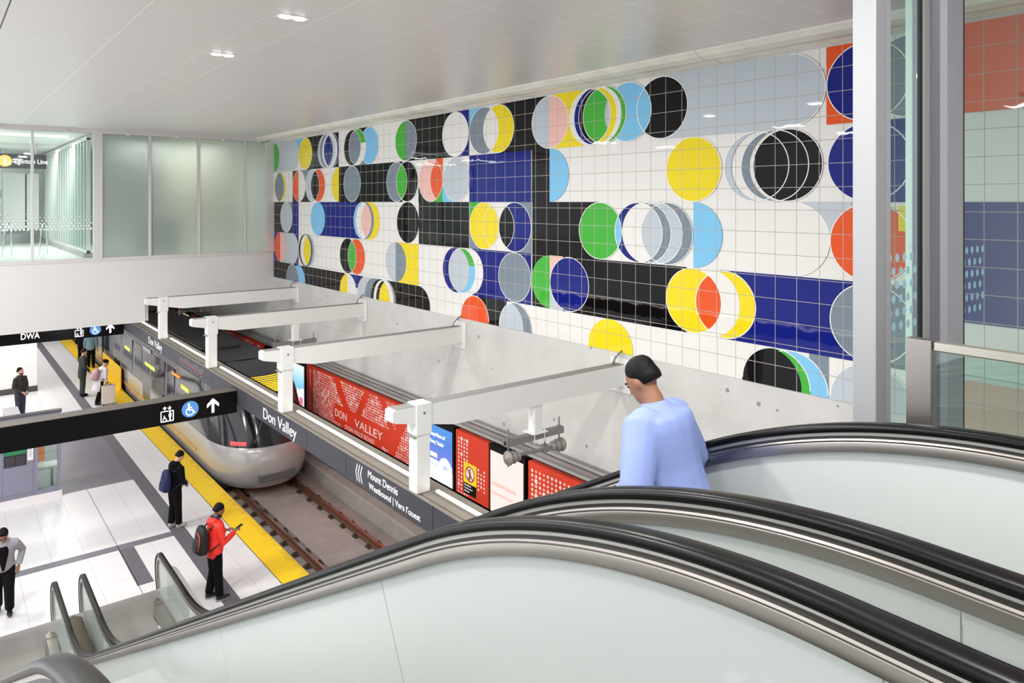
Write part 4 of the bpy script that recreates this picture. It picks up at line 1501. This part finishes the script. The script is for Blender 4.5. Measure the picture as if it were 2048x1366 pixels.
# yellow barrier at the platform edge, between two car ends
YP = mat('barrier_yellow', rgb(246, 200, 22), 0.45)
e = thing('platform_barrier', 'yellow slatted barrier on the platform edge beside the woman with the cream suitcase', 'barrier', (5.85, 31.4, 0.0))
m = MB()
for k in range(20):
    yc = 31.4 + k * 0.19
    m.box(5.83, 5.85, yc, yc + 0.13, 0.06, 0.92)
m.build('slats', YP, e)
m = MB()
m.box(5.85, 5.86, 31.35, 35.25, 0.06, 0.90)  # darkness of the gaps between slats, put in as a darker yellow sheet
m.build('backing_sheet', mat('barrier_ochre', rgb(206, 158, 16), 0.5), e)
MB().box(5.80, 5.92, 31.35, 35.25, 0.006, 0.06).build('foot_rail', YP, e)
MB().box(5.835, 5.895, 35.25, 35.32, 0.006, 2.2).build('end_post', BLACKM, e)

# ------------------------------------------------------------------ platform furniture
e = thing('information_kiosk', 'grey information kiosk wall with posters and a window, standing on a white base', 'kiosk', (1.2, 21.1, 0.0))
KY = 21.05
m = MB()
m.box(-1.4, 1.985, KY, KY + 0.14, 0.16, 2.14)
m.box(1.985, 2.06, KY, KY + 0.14, 0.16, 2.14)
m.box(2.06, 2.49, KY, KY + 0.14, 0.16, 0.27)
m.box(2.06, 2.49, KY, KY + 0.14, 1.95, 2.14)
m.box(2.49, 2.56, KY, KY + 0.14, 0.16, 2.14)
m.build('body', FINISH, e)
m = MB()
for xx in (1.33, 1.94, 1.985):
    m.box(xx, xx + 0.006, KY - 0.002, KY, 0.2, 2.12)
m.box(-1.4, 1.94, KY - 0.002, KY, 0.27, 0.276)
m.build('panel_seam', mat('seam_dark', rgb(96, 96, 110), 0.5), e)
MB().box(-1.4, 2.58, KY - 0.03, KY + 0.17, 0.0, 0.17).build('base', mat('kiosk_base_white', rgb(238, 232, 232), 0.5), e)
MB().box(-1.4, 2.58, KY - 0.02, KY + 0.17, 2.14, 2.19).build('top_cap', mat('kiosk_cap', rgb(80, 78, 82), 0.5), e)
MB().box(2.06, 2.49, KY + 0.06, KY + 0.07, 0.27, 1.95).build('window_pane', GREENG, e)
p = thing('poster', 'dark poster with a green heading on the grey kiosk', 'poster', (1.63, KY, 1.2))
m = MB()
m.box(1.36, 1.82, KY - 0.012, KY - 0.002, 0.97, 1.75, 0)
m.box(1.37, 1.81, KY - 0.013, KY - 0.012, 1.25, 1.75, 1)
for r in range(5):
    for cc in range(2):
        m.box(1.39 + cc * 0.22, 1.57 + cc * 0.22, KY - 0.013, KY - 0.012, 1.0 + r * 0.045, 1.015 + r * 0.045, 2)
m.build('sheet', [mat('poster_dark', rgb(40, 30, 42), 0.4), mat('poster_green', rgb(42, 126, 84), 0.4), mat('poster_grey', rgb(92, 84, 94), 0.4)], p)
p = thing('notice', 'small white printed notice beside the dark poster on the kiosk', 'notice', (1.91, KY, 1.2))
m = MB()
m.box(1.845, 1.965, KY - 0.012, KY - 0.002, 1.06, 1.62, 0)
m.box(1.88, 1.93, KY - 0.013, KY - 0.012, 1.14, 1.40, 1)
m.build('sheet', [WHITE, mat('notice_grey', rgb(206, 204, 212), 0.5)], p)
e = thing('shelter_seat', 'orange backed bench with a white seat seen through the kiosk window', 'bench', (2.1, 22.2, 0.0))
MB().box(1.6, 2.34, 22.3, 22.35, 0.60, 1.6).build('backrest', mat('seat_orange', rgb(255, 140, 70), 0.5), e, bevel=0.01)
MB().box(1.6, 2.62, 21.85, 22.32, 0.50, 0.56).build('seat', WHITE, e, bevel=0.01)
for xx in (1.75, 2.45):
    MB().box(xx, xx + 0.05, 22.0, 22.2, 0.002, 0.50).build('leg', STEEL, e)
e = thing('metal_cabinet', 'light grey metal cabinet on the platform, in front of the man in the black jacket', 'cabinet', (1.95, 26.8, 0.0))
MB().box(1.76, 2.13, 26.2, 27.5, 0.0, 0.88).build('body', mat('cabinet_grey', rgb(150, 148, 152), 0.45), e, bevel=0.01)
MB().box(1.745, 2.145, 26.185, 27.515, 0.88, 0.90).build('lid', mat('cabinet_lid', rgb(172, 170, 174), 0.45), e)

e = MB()
e.box(-2.0, 3.24, 33.38, 38.0, 0.0, 3.73)
struct(e.build('wall_lift', WHITE))
e = MB()
e.box(-2.0, 3.25, 33.36, 33.38, 0.0, 0.22)
e.box(3.24, 3.26, 33.36, 38.0, 0.0, 0.22)
struct(e.build('baseboard_lift', mat('baseboard_dark', rgb(72, 68, 72), 0.5)))

# ------------------------------------------------------------------ ceiling downlights
for xx, yy, lab in ((3.32, 8.11, 'twin recessed ceiling downlight nearer the top edge of the photo'), (3.35, 10.78, 'twin recessed ceiling downlight closer to the bridge glazing')):
    e = thing('downlight', lab, 'ceiling light', (xx, yy, CEIL), 'twin recessed downlights')
    m = MB()
    m.box(xx - 0.19, xx + 0.19, yy - 0.10, yy + 0.10, CEIL - 0.006, CEIL - 0.001)
    m.build('frame', mat('downlight_frame', rgb(226, 226, 224), 0.4), e)
    for s in (-1, 1):
        m = MB()
        m.cyl((xx + s * 0.085, yy, CEIL - 0.010), 0.062, 0.012, 'z', 20)
        m.build('lamp', emis('lamp_face', (1, 0.98, 0.95, 1), 14.0), e)

# ------------------------------------------------------------------ glass screen and guard rail at the landing edge
MULL = mat('mullion_white', rgb(160, 161, 163), 0.35, 0.1)
MULG = mat('mullion_grey', rgb(176, 175, 182), 0.35, 0.2)
MULD = mat('mullion_shade', rgb(132, 130, 142), 0.4, 0.2)  # mullion colour darkened to put in the shade of the recess
e = thing('glazed_partition', 'tall white framed glass partition at the landing edge, right side of the photo', 'partition', (4.6, 1.8, UF))
ZB, ZT = UF, 9.52
m = MB()
m.box(3.84, 3.93, 1.75, 1.87, ZB, ZT)
m.build('mullion', MULL, e, bevel=0.004)
MB().box(3.93, 3.953, 1.77, 1.85, ZB, ZT).build('gasket', BLACKM, e)
MB().box(3.953, 3.98, 1.76, 1.85, ZB, ZT).build('mullion', MULL, e)
MB().box(3.98, 4.04, 1.765, 1.84, ZB, ZT).build('mullion', MULG, e)
MB().box(4.04, 4.47, 1.80, 1.812, ZB + 0.06, ZT).build('glass_pane', GREENG, e)
MB().box(4.47, 4.51, 1.795, 1.808, ZB, ZT).build('gasket', BLACKM, e)
MB().box(4.51, 4.58, 1.785, 1.80, ZB, ZT).build('mullion', MULL, e)
MB().box(4.58, 4.765, 1.80, 1.88, ZB, ZT).build('mullion', MULD, e)
MB().box(4.765, 5.0, 1.76, 1.88, ZB, ZT).build('mullion', MULG, e)
MB().box(5.0, 5.035, 1.765, 1.80, ZB, ZT).build('gasket', BLACKM, e)
MB().box(5.035, 6.4, 1.80, 1.812, ZB + 0.06, ZT).build('glass_pane', GREENG, e)
MB().box(3.84, 6.4, 1.77, 1.85, ZB, ZB + 0.06).build('bottom_rail', MULG, e)
DOTB = mat('pale_blue_frit', rgb(170, 208, 224), 0.5)
m = MB()
for r in range(6):
    for k in range(16):
        xx = 4.06 + k * 0.088 + (0.044 if r % 2 else 0)
        if 4.44 < xx < 5.07:
            continue
        m.disc((xx, 1.797, 6.72 + r * 0.075), 0.024, 'y', 12)
m.build('frit_dots', DOTB, e)
e = thing('steel_column', 'pale column standing in the void behind the white framed glass partition', 'column', (5.5, 2.25, 4.0))
MB().box(5.47, 5.60, 2.2, 2.29, 4.6, 9.42).build('shaft', mat('pale_green_column', rgb(216, 226, 222), 0.4), e)
MB().box(5.46, 5.61, 2.19, 2.30, 4.55, 4.62).build('base_plate', MULG, e)

e = thing('guard_rail', 'stainless guard rail with a wide end post and glass beside the farther escalator', 'railing', (3.5, 0.4, UF))
MB().box(3.47, 3.53, 1.345, 1.452, UF, 6.79).build('end_post', STEEL2, e, bevel=0.004)
MB().box(3.475, 3.525, -1.2, 1.34, 6.745, 6.785).build('top_rail', mat('satin_brass_steel', rgb(206, 200, 188), 0.3, 0.9), e, bevel=0.006)
MB().box(3.494, 3.506, -1.2, 1.335, UF + 0.08, 6.745).build('glass_pane', GREENG, e)
MB().box(3.46, 3.54, -1.2, 1.34, UF, UF + 0.08).build('shoe', STEEL, e)

# ------------------------------------------------------------------ people
SKIN1 = mat('skin_light', rgb(214, 166, 142), 0.55)
SKIN2 = mat('skin_brown', rgb(150, 106, 82), 0.55)
HAIRB = mat('hair_black', rgb(12, 10, 10), 0.6, spec=0.2, bump=0.5, bscale=60)
HAIRD = mat('hair_dark_brown', rgb(34, 25, 22), 0.6, spec=0.2, bump=0.5, bscale=60)
EYEM = mat('eye_dark', rgb(24, 20, 20), 0.3)
LIPM = mat('lips', rgb(160, 96, 88), 0.5)


def remesh(o, vox, it=6):
    r = o.modifiers.new('remesh', 'REMESH')
    r.mode, r.voxel_size, r.use_smooth_shade = 'VOXEL', vox, True
    s = o.modifiers.new('smooth', 'SMOOTH')
    s.factor, s.iterations = 0.5, it
    dg = bpy.context.evaluated_depsgraph_get()
    me = bpy.data.meshes.new_from_object(o.evaluated_get(dg))
    o.modifiers.clear()
    old = o.data
    o.data = me
    bpy.data.meshes.remove(old)


def oring(c, rx, ry, M, n=16):
    return [M @ Vector((c[0] + rx * cos(2 * pi * k / n), c[1] + ry * sin(2 * pi * k / n), c[2])) for k in range(n)]


TORSO = [(0.84, .150, .105, 0), (0.93, .165, .118, 0), (1.03, .150, .108, .004), (1.15, .148, .104, .008), (1.27, .168, .112, .008), (1.36, .180, .108, .0),
         (1.42, .165, .090, -.008), (1.465, .095, .070, -.012), (1.49, .058, .056, -.006)]
HEADR = [(1.520, .026, .030, .058), (1.535, .044, .052, .044), (1.565, .059, .078, .022), (1.605, .067, .091, .008), (1.645, .073, .098, .000), (1.685, .073, .097, -.006),
         (1.715, .063, .084, -.008), (1.738, .042, .056, -.008), (1.750, .014, .018, -.008)]


def person(label, loc, rotz, H=1.75, lean=0.0, pitch=0.0, yaw=0.0, skin=SKIN1, hair=HAIRB, arms=None, legs=None, jacket=None, trousers=None, shoes=None,
           jname='jacket', beard=False, long_hair=False, hood=None, coat_len=0.0, open_front=None, puff=0.022, bun=False, hcurl=0.5, tname='trousers', soles=None):
    root = thing('person', label, 'person', loc)
    root.rotation_euler = (0, 0, rotz)
    S = Matrix.Scale(H / 1.75, 4)
    TL = S @ Matrix.Translation((0, 0, 0.95)) @ Matrix.Rotation(-lean, 4, 'X') @ Matrix.Translation((0, 0, -0.95))
    TH = TL @ Matrix.Translation((0, 0, 1.53)) @ Matrix.Rotation(yaw, 4, 'Z') @ Matrix.Rotation(-pitch, 4, 'X') @ Matrix.Translation((0, 0, -1.53))
    arms = arms or {}
    legs = legs or {}
    A, G = {}, {}
    for s in (-1, 1):
        e, w = arms.get(s, ((s * .245, -.02, 1.13), (s * .255, .05, .88)))
        A[s] = (TL @ Vector((s * .178, 0, 1.395)), TL @ Vector(e), TL @ Vector(w))
        k, a = legs.get(s, ((s * .095, .015, .50), (s * .10, -.01, .085)))
        G[s] = (S @ Vector((s * .088, 0, .90)), S @ Vector(k), S @ Vector(a))

    def fix(o):
        o.parent = root
        o.matrix_parent_inverse = Matrix.Identity(4)
        return o

    def mk(mb, name, m, vox=0.013, it=5):
        o = mb.build(name, m)
        remesh(o, vox, it)
        o.data.materials.clear()
        o.data.materials.append(m)
        o.data.polygons.foreach_set('material_index', [0] * len(o.data.polygons))
        return fix(o)

    # body: one continuous surface
    b = MB()
    b.rings([oring((0, y, z), rx - .012, ry - .012, TL) for z, rx, ry, y in TORSO])
    b.tube([TL @ Vector((0, -.008, 1.44)), TH @ Vector((0, 0.0, 1.51)), TH @ Vector((0, .004, 1.60))], [.060, .054, .054], 12)
    b.rings([oring((0, y, z), rx, ry, TH) for z, rx, ry, y in HEADR])
    b.ell(TH @ Vector((0, .100, 1.607)), (.015, .022, .020), M=TH.to_3x3())
    b.ell(TH @ Vector((0, .094, 1.628)), (.010, .016, .028), M=TH.to_3x3())
    b.ell(TH @ Vector((0, .085, 1.655)), (.046, .014, .010), M=TH.to_3x3())
    for s in (-1, 1):
        b.ell(TH @ Vector((s * .074, -.006, 1.622)), (.012, .022, .032), M=TH.to_3x3())
        sh, el, wr = A[s]
        b.tube([sh + (TL.to_3x3() @ Vector((-s * .05, 0, .0))), sh, sh.lerp(el, .5), el, el.lerp(wr, .4), wr], [.045, .050, .044, .037, .036, .025], 10)
        hp, kn, an = G[s]
        b.tube([hp, hp.lerp(kn, .4), kn, kn.lerp(an, .35), an], [.080, .072, .050, .050, .034], 12)
        b.ell(an + S @ Vector((0, .06, -.045)), (.038, .115, .034))
        d = (wr - el).normalized()
        side = Vector((1, 0, 0)) - d * d.x
        side = side.normalized() if side.length > .2 else Vector((0, 1, 0))
        nrm = d.cross(side).normalized()
        Mx = Matrix((side, d, nrm)).transposed()
        b.ell(wr + d * .05, (.040, .058, .020), M=Mx)
    o = b.build('body', skin)
    remesh(o, 0.0125, 5)
    o.data.materials.clear()
    o.data.materials.append(skin)
    fg = MB()
    for s in (-1, 1):
        sh, el, wr = A[s]
        d = (wr - el).normalized()
        side = Vector((1, 0, 0)) - d * d.x
        side = side.normalized() if side.length > .2 else Vector((0, 1, 0))
        nrm = d.cross(side).normalized()
        inn = -s
        for k, ln in enumerate((.068, .078, .074, .058)):
            p0 = wr + d * .085 + side * (.030 - .020 * k) * inn
            c = hcurl * (1 + .12 * k)
            p1 = p0 + d * ln * .45 + nrm * ln * .12 * c
            p2 = p1 + d * ln * .32 * cos(c) + nrm * ln * .4 * sin(c)
            p3 = p2 + d * ln * .2 * cos(1.6 * c) + nrm * ln * .32 * sin(1.6 * c)
            fg.tube([p0, p1, p2, p3], [.0095, .009, .0085, .0065], 7)
        t0 = wr + d * .03 + side * .030 * inn
        fg.tube([t0, t0 + d * .025 + side * .022 * inn + nrm * .008, t0 + d * .055 + side * .028 * inn + nrm * .018], [.012, .0105, .008], 7)
    fo = fg.build('fingers', skin, smooth=True)
    bm = bmesh.new()
    bm.from_mesh(o.data)
    bm.from_mesh(fo.data)
    bm.to_mesh(o.data)
    bm.free()
    fm = fo.data
    bpy.data.objects.remove(fo)
    bpy.data.meshes.remove(fm)
    o.data.polygons.foreach_set('use_smooth', [True] * len(o.data.polygons))
    o.data.polygons.foreach_set('material_index', [0] * len(o.data.polygons))
    fix(o)
    # face
    for s in (-1, 1):
        m = MB()
        m.ell(TH @ Vector((s * .030, .087, 1.638)), (.012, .007, .006), M=TH.to_3x3())
        fix(m.build('eye', EYEM, smooth=True))
        m = MB()
        m.tube([TH @ Vector((s * .014, .096, 1.657)), TH @ Vector((s * .032, .094, 1.661)), TH @ Vector((s * .050, .082, 1.655))], .005, 6)
        fix(m.build('eyebrow', hair, smooth=True))
    m = MB()
    m.ell(TH @ Vector((0, .094, 1.573)), (.022, .007, .006), M=TH.to_3x3())
    fix(m.build('mouth', LIPM, smooth=True))
    # hair
    m = MB()
    m.rings([oring((0, y - .018 - (.01 if z < 1.66 else 0), z), rx + .010, ry - .004 + .008, TH) for z, rx, ry, y in
             [(1.60, .058, .068, -.022), (1.64, .070, .080, -.014), (1.675, .074, .090, -.004), (1.70, .072, .092, -.002), (1.73, .062, .082, -.003), (1.755, .042, .058, -.004), (1.768, .015, .02, -.004)]])
    if long_hair:
        m.rings([oring((0, -.065, z), .06 - (1.62 - z) * .1, .04, TH) for z in (1.62, 1.55, 1.48, 1.42)])
    if bun:
        m.ell(TH @ Vector((0, -.13, 1.68)), (.05, .05, .045))
    mk(m, 'hair', hair, 0.011, 3)
    if beard:
        m = MB()
        m.rings([oring((0, y + .004, z), rx + .005, ry + .003, TH) for z, rx, ry, y in HEADR[:3]])
        m.rings([oring((0, .012, z), .071, .086, TH) for z in (1.567, 1.575)])
        mk(m, 'beard', hair, 0.010, 2)
    # clothes
    if trousers:
        m = MB()
        m.rings([oring((0, 0, z), rx, ry, S) for z, rx, ry in ((.78, .13, .11), (.84, .155, .118), (.93, .166, .122), (1.0, .158, .116))])
        for s in (-1, 1):
            hp, kn, an = G[s]
            m.tube([hp + Vector((0, 0, .03)), hp.lerp(kn, .4), kn, kn.lerp(an, .4), an.lerp(kn, .02)], [.104, .100, .083, .080, .074], 14)
        mk(m, tname, trousers)
    if shoes:
        for s in (-1, 1):
            an = G[s][2]
            m = MB()
            m.ell(an + S @ Vector((0, .075, -.042)), (.048, .135, .040), 14, 8)
            m.ell(an + S @ Vector((0, -.01, -.02)), (.045, .06, .055), 12, 8)
            so = mk(m, 'shoe', shoes, 0.011, 3)
            if soles:
                mm = MB()
                mm.rings([[an + S @ Vector((.047 * cos(2 * pi * k / 18), .065 + .137 * sin(2 * pi * k / 18), z)) for k in range(18)] for z in (-.083, -.060)])
                so2 = mm.build('sole', soles)
                so2.parent = so
    if jacket:
        m = MB()
        lo = 0.80 - coat_len
        tr_ = [(lo, .172 + coat_len * .05, .126 + coat_len * .06, 0)] + [(z, rx + puff, ry + puff, y) for z, rx, ry, y in TORSO[1:7]] + [(1.475, .105, .085, -.012), (1.505, .072, .074, -.008)]
        m.rings([oring((0, y, z), rx, ry, TL) for z, rx, ry, y in tr_])
        for s in (-1, 1):
            sh, el, wr = A[s]
            m.tube([sh + (TL.to_3x3() @ Vector((-s * .06, 0, .005))), sh, sh.lerp(el, .5), el, el.lerp(wr, .5), el.lerp(wr, .97)],
                   [.060 + puff * .4, .066 + puff * .4, .058 + puff * .4, .050 + puff * .4, .047 + puff * .3, .040 + puff * .3], 12)
        if hood:
            m.rings([oring((0, y, z), rx, ry, TL) for z, rx, ry, y in ((1.42, .10, .06, -.10), (1.46, .125, .085, -.085), (1.50, .115, .085, -.06), (1.53, .085, .07, -.045))])
        jo = mk(m, jname, jacket, 0.0135, 4)
        if hood and hood is not True:
            mm = MB()
            mm.rings([oring((0, y, z), rx, ry, TL) for z, rx, ry, y in ((1.475, .098, .09, -.03), (1.515, .095, .088, -.025), (1.545, .080, .078, -.02))])
            ho = mm.build('hood_lining', hood, smooth=True)
            ho.parent = jo
        if open_front:
            mm = MB()
            mm.rings([oring((0, .052 + y, z), w, ry + puff - .024, TL) for (z, rx, ry, y), w in zip(TORSO[1:7], (.03, .055, .085, .11, .115, .08))])
            so = mk(mm, 'shirt', open_front, 0.012, 3)
    return root, TL


def world_pt(root, p):
    return Matrix.Translation(root.location) @ Matrix.Rotation(root.rotation_euler.z, 4, 'Z') @ Vector(p)


def backpack(label, root, TL, main, accent=None, size=(.15, .09, .23), at=(0, -.215, 1.20), strap_x=.10):
    M = Matrix.Translation(root.location) @ Matrix.Rotation(root.rotation_euler.z, 4, 'Z') @ TL @ Matrix.Translation(at)
    e = thing('backpack', label, 'backpack', tuple(M.translation))
    m = MB()
    sx, sy, sz = size
    prof = [(-1, .55, .5), (-.92, .9, .85), (-.5, 1, 1), (.2, .97, .92), (.7, .85, .72), (.95, .6, .5), (1, .3, .3)]

    def sq(cx, cy, z, a, b2):
        return [M @ Vector((cx + a * abs(cos(t)) ** .6 * (1 if cos(t) > 0 else -1), cy + b2 * abs(sin(t)) ** .6 * (1 if sin(t) > 0 else -1), z)) for t in [2 * pi * k / 24 for k in range(24)]]
    m.rings([sq(0, 0, sz * z, sx * a, sy * b2) for z, a, b2 in prof])
    m.build('bag', main, e, smooth=True)
    m = MB()
    m.rings([sq(0, -sy * .75, sz * (-.35 + z * .5), sx * .8 * a, sy * .6 * b2) for z, a, b2 in prof])
    m.build('front_pocket', main, e, smooth=True)
    if accent:
        m = MB()
        m.tube([M @ Vector((sx * .75, -sy * 1.0, -sz * .55)), M @ Vector((sx * .86, -sy * .9, 0)), M @ Vector((sx * .7, -sy * .9, sz * .45)), M @ Vector((sx * .2, -sy * 1.0, sz * .62))], .010, 6)
        m.build('accent_piping', accent, e, smooth=True)
    for s in (-1, 1):
        m = MB()
        m.tube([M @ Vector((s * strap_x, .09, sz * .75)), M @ Vector((s * (strap_x + .02), .16, sz * 1.02)), M @ Vector((s * (strap_x + .035), .30, sz * .85)),
                M @ Vector((s * (strap_x + .06), .345, sz * .3)), M @ Vector((s * (strap_x + .09), .27, -sz * .3)), M @ Vector((s * (strap_x + .05), .08, -sz * .75))], .018, 8, flat=(1.4, .6))
        m.build('strap', main, e, smooth=True)
    return e


def phone(label, root, TL, p, tilt=0.6, col=BLACK):
    M = Matrix.Translation(root.location) @ Matrix.Rotation(root.rotation_euler.z, 4, 'Z') @ TL @ Matrix.Translation(p) @ Matrix.Rotation(tilt, 4, 'X')
    m = MB()
    m.box(-.037, .037, -.078, .078, -.004, .004)
    m.xf(M)
    o = m.build('phone', col, bevel=0.002)
    return tag(o, label, 'phone')


REDJ = mat('red_shell', rgb(240, 50, 40), 0.55, bump=0.3, bscale=14)
NAVYL = mat('navy_lining', rgb(36, 38, 70), 0.7)
BLKC = mat('black_cloth', rgb(10, 9, 13), 0.85, spec=0.15, bump=0.3, bscale=16)
BLKN = mat('near_black_cloth', rgb(15, 13, 18), 0.85, spec=0.15, bump=0.3, bscale=16)
OLIVE = mat('dark_olive_jacket', rgb(36, 36, 33), 0.7, bump=0.3, bscale=16)
COATD = mat('dark_green_coat', rgb(42, 48, 42), 0.8, bump=0.3, bscale=14)
TEAL = mat('dusty_blue_jacket', rgb(124, 154, 168), 0.7, bump=0.3, bscale=14)
GREYJ = mat('grey_fleece', rgb(160, 158, 166), 0.8, bump=0.3, bscale=14)
WHJ = mat('off_white_coat', rgb(226, 222, 226), 0.7, bump=0.2, bscale=12)
BLUES = mat('pale_blue_shirt', rgb(136, 152, 206), 0.8, bump=0.4, bscale=10)
DENIM = mat('dark_denim', rgb(46, 48, 66), 0.8)
SHOEK = mat('black_trainer', rgb(26, 23, 26), 0.5)
SHOEG = mat('pale_trainer', rgb(196, 186, 178), 0.5)
SOLEW = mat('grey_sole', rgb(150, 146, 148), 0.6)
NAVYB = mat('navy_bag', rgb(20, 27, 80), 0.6)
BAGK = mat('charcoal_bag', rgb(24, 22, 26), 0.6)
PINKB = mat('dusty_pink_bag', rgb(186, 152, 158), 0.7)
ORPIPE = mat('orange_piping', rgb(214, 88, 52), 0.5)

r, TL = person('person in a red hooded jacket with charcoal backpack, looking down at a phone', (4.16, 13.86, 0.004), radians(-84), 1.76,
               lean=0.06, pitch=0.42, yaw=0.0, skin=SKIN2, hair=HAIRB, jacket=REDJ, trousers=BLKC, shoes=SHOEK, soles=SOLEW, hood=NAVYL, beard=True, puff=.035,
               arms={-1: ((-.25, .06, 1.12), (-.13, .27, 1.17)), 1: ((.25, .05, 1.10), (.12, .31, 1.20))},
               legs={-1: ((-.10, .02, .50), (-.11, -.06, .085)), 1: ((.09, .03, .50), (.11, .05, .085))}, hcurl=1.0)
backpack('charcoal backpack with orange piping on the person in the red jacket', r, TL, BAGK, ORPIPE, (.165, .10, .25), (0, -.255, 1.16))
phone('black phone held up by the person in the red jacket', r, TL, (.06, .42, 1.25), 0.5)

r, TL = person('person in black with a navy backpack and pale trainers, head bowed', (4.36, 17.47, 0.004), radians(-72), 1.72,
               lean=0.10, pitch=0.60, skin=SKIN1, hair=HAIRB, jacket=BLKN, trousers=BLKC, shoes=SHOEG, soles=SOLEW, hood=True, puff=.03, jname='hooded_top',
               arms={-1: ((-.25, .03, 1.12), (-.12, .20, 1.00)), 1: ((.25, .03, 1.12), (.12, .21, 1.00))},
               legs={-1: ((-.09, .02, .50), (-.09, -.03, .085)), 1: ((.09, .03, .50), (.09, .05, .085))}, hcurl=1.1)
backpack('navy backpack on the person in black with pale trainers', r, TL, NAVYB, None, (.14, .085, .25), (0, -.235, 1.12))

r, TL = person('person in a black bomber jacket by the white lift wall, holding a phone low', (2.37, 29.45, 0.0), radians(-142), 1.74,
               pitch=0.05, yaw=0.3, skin=SKIN1, hair=HAIRB, jacket=OLIVE, trousers=DENIM, shoes=SHOEK, beard=True,
               arms={-1: ((-.26, .0, 1.13), (-.12, .17, .93)), 1: ((.26, .0, 1.13), (.10, .19, .95))}, hcurl=0.9)
phone('pale blue phone in the hands of the person in the black bomber jacket', r, TL, (-.01, .27, .87), 1.0, mat('phone_blue', rgb(110, 140, 190), 0.4))

person('person in a long dark green coat standing on the grey tactile path', (4.52, 31.4, 0.004), radians(-88), 1.80,
       lean=0.04, pitch=0.25, skin=SKIN1, hair=HAIRD, jacket=COATD, trousers=COATD, shoes=BLKC, coat_len=0.12, puff=.03, jname='coat',
       arms={-1: ((-.25, .04, 1.12), (-.15, .20, .92)), 1: ((.25, .03, 1.12), (.14, .21, .93))})

r, TL = person('person in an off white coat leaning towards a cream suitcase, dark hair tied back', (4.83, 29.75, 0.0), radians(-70), 1.64,
               lean=0.36, pitch=0.25, skin=SKIN1, hair=HAIRB, jacket=WHJ, trousers=BLKC, shoes=SHOEK, coat_len=0.28, bun=True, jname='coat',
               arms={-1: ((-.24, .10, 1.12), (-.18, .33, .96)), 1: ((.25, .04, 1.10), (.16, .28, .86))},
               legs={-1: ((-.08, .10, .50), (-.08, .12, .085)), 1: ((.08, -.02, .50), (.09, -.16, .10))}, hcurl=1.1)
backpack('dusty pink backpack on the person in the off white coat', r, TL, PINKB, None, (.17, .11, .23), (0, -.24, 1.12))

person('person in a dusty blue jacket and black trousers boarding at the train door', (5.60, 36.6, 0.006), radians(-20), 1.74,
       lean=0.05, pitch=0.1, skin=SKIN1, hair=HAIRB, jacket=TEAL, trousers=BLKC, shoes=BLKC, puff=.035,
       legs={-1: ((-.10, .06, .50), (-.11, .10, .085)), 1: ((.10, -.02, .50), (.12, -.10, .085))})
r, TL = person('person in a black jacket just beyond the one in the dusty blue jacket', (5.42, 37.8, 0.006), radians(-40), 1.72,
               pitch=0.1, skin=SKIN1, hair=HAIRB, jacket=BLKN, trousers=BLKC, shoes=BLKC, puff=.03)

person('person in a grey open jacket and black shirt, walking to the escalators', (1.0, 15.6, 0.0), radians(176), 1.70,
       lean=0.30, pitch=0.45, skin=SKIN2, hair=HAIRB, jacket=GREYJ, trousers=BLKN, shoes=SHOEK, open_front=BLKC, puff=.03,
       arms={-1: ((-.30, -.08, 1.14), (-.24, .06, .92)), 1: ((.29, .06, 1.13), (.22, .18, .92))},
       legs={-1: ((-.09, .10, .52), (-.10, -.02, .10)), 1: ((.09, -.02, .48), (.08, -.24, .12))})

# on the farther escalator, going down
person('person in a pale blue shirt riding down the escalator, seen from behind', (2.94, 2.31, 5.06), radians(12), 1.56,
       lean=0.26, pitch=0.35, skin=SKIN2, hair=HAIRB, jacket=BLUES, trousers=DENIM, shoes=SHOEK, puff=.085, jname='shirt', coat_len=0.10,
       arms={-1: ((-.33, .02, 1.12), (-.26, .24, .98)), 1: ((.34, .0, 1.12), (.28, .16, .92))})

# cream suitcase
CREAM = mat('cream_shell', rgb(226, 214, 204), 0.4)
e = thing('suitcase', 'cream hard shell suitcase beside the person in the off white coat', 'suitcase', (5.08, 29.55, 0.0))
sx0, sx1, sy0, sy1 = 4.86, 5.30, 29.42, 29.68
MB().box(sx0, sx1, sy0, sy1, 0.055, 0.72).build('shell', CREAM, e, bevel=0.035, seg=4)
m = MB()
m.box(sx0 - 0.003, sx1 + 0.003, (sy0 + sy1) / 2 - 0.008, (sy0 + sy1) / 2 + 0.008, 0.052, 0.723)
m.build('zip_band', BAGK, e)
for xx in (sx0 + 0.05, sx1 - 0.05):
    for yy in (sy0 + 0.04, sy1 - 0.04):
        MB().cyl((xx, yy, 0.028), 0.028, 0.025, 'x', 12).build('wheel', BAGK, e)
m = MB()
m.tube([(4.99, 29.55, 0.72), (4.99, 29.55, 0.80), (5.17, 29.55, 0.80), (5.17, 29.55, 0.72)], 0.012, 8)
m.build('handle', BAGK, e)
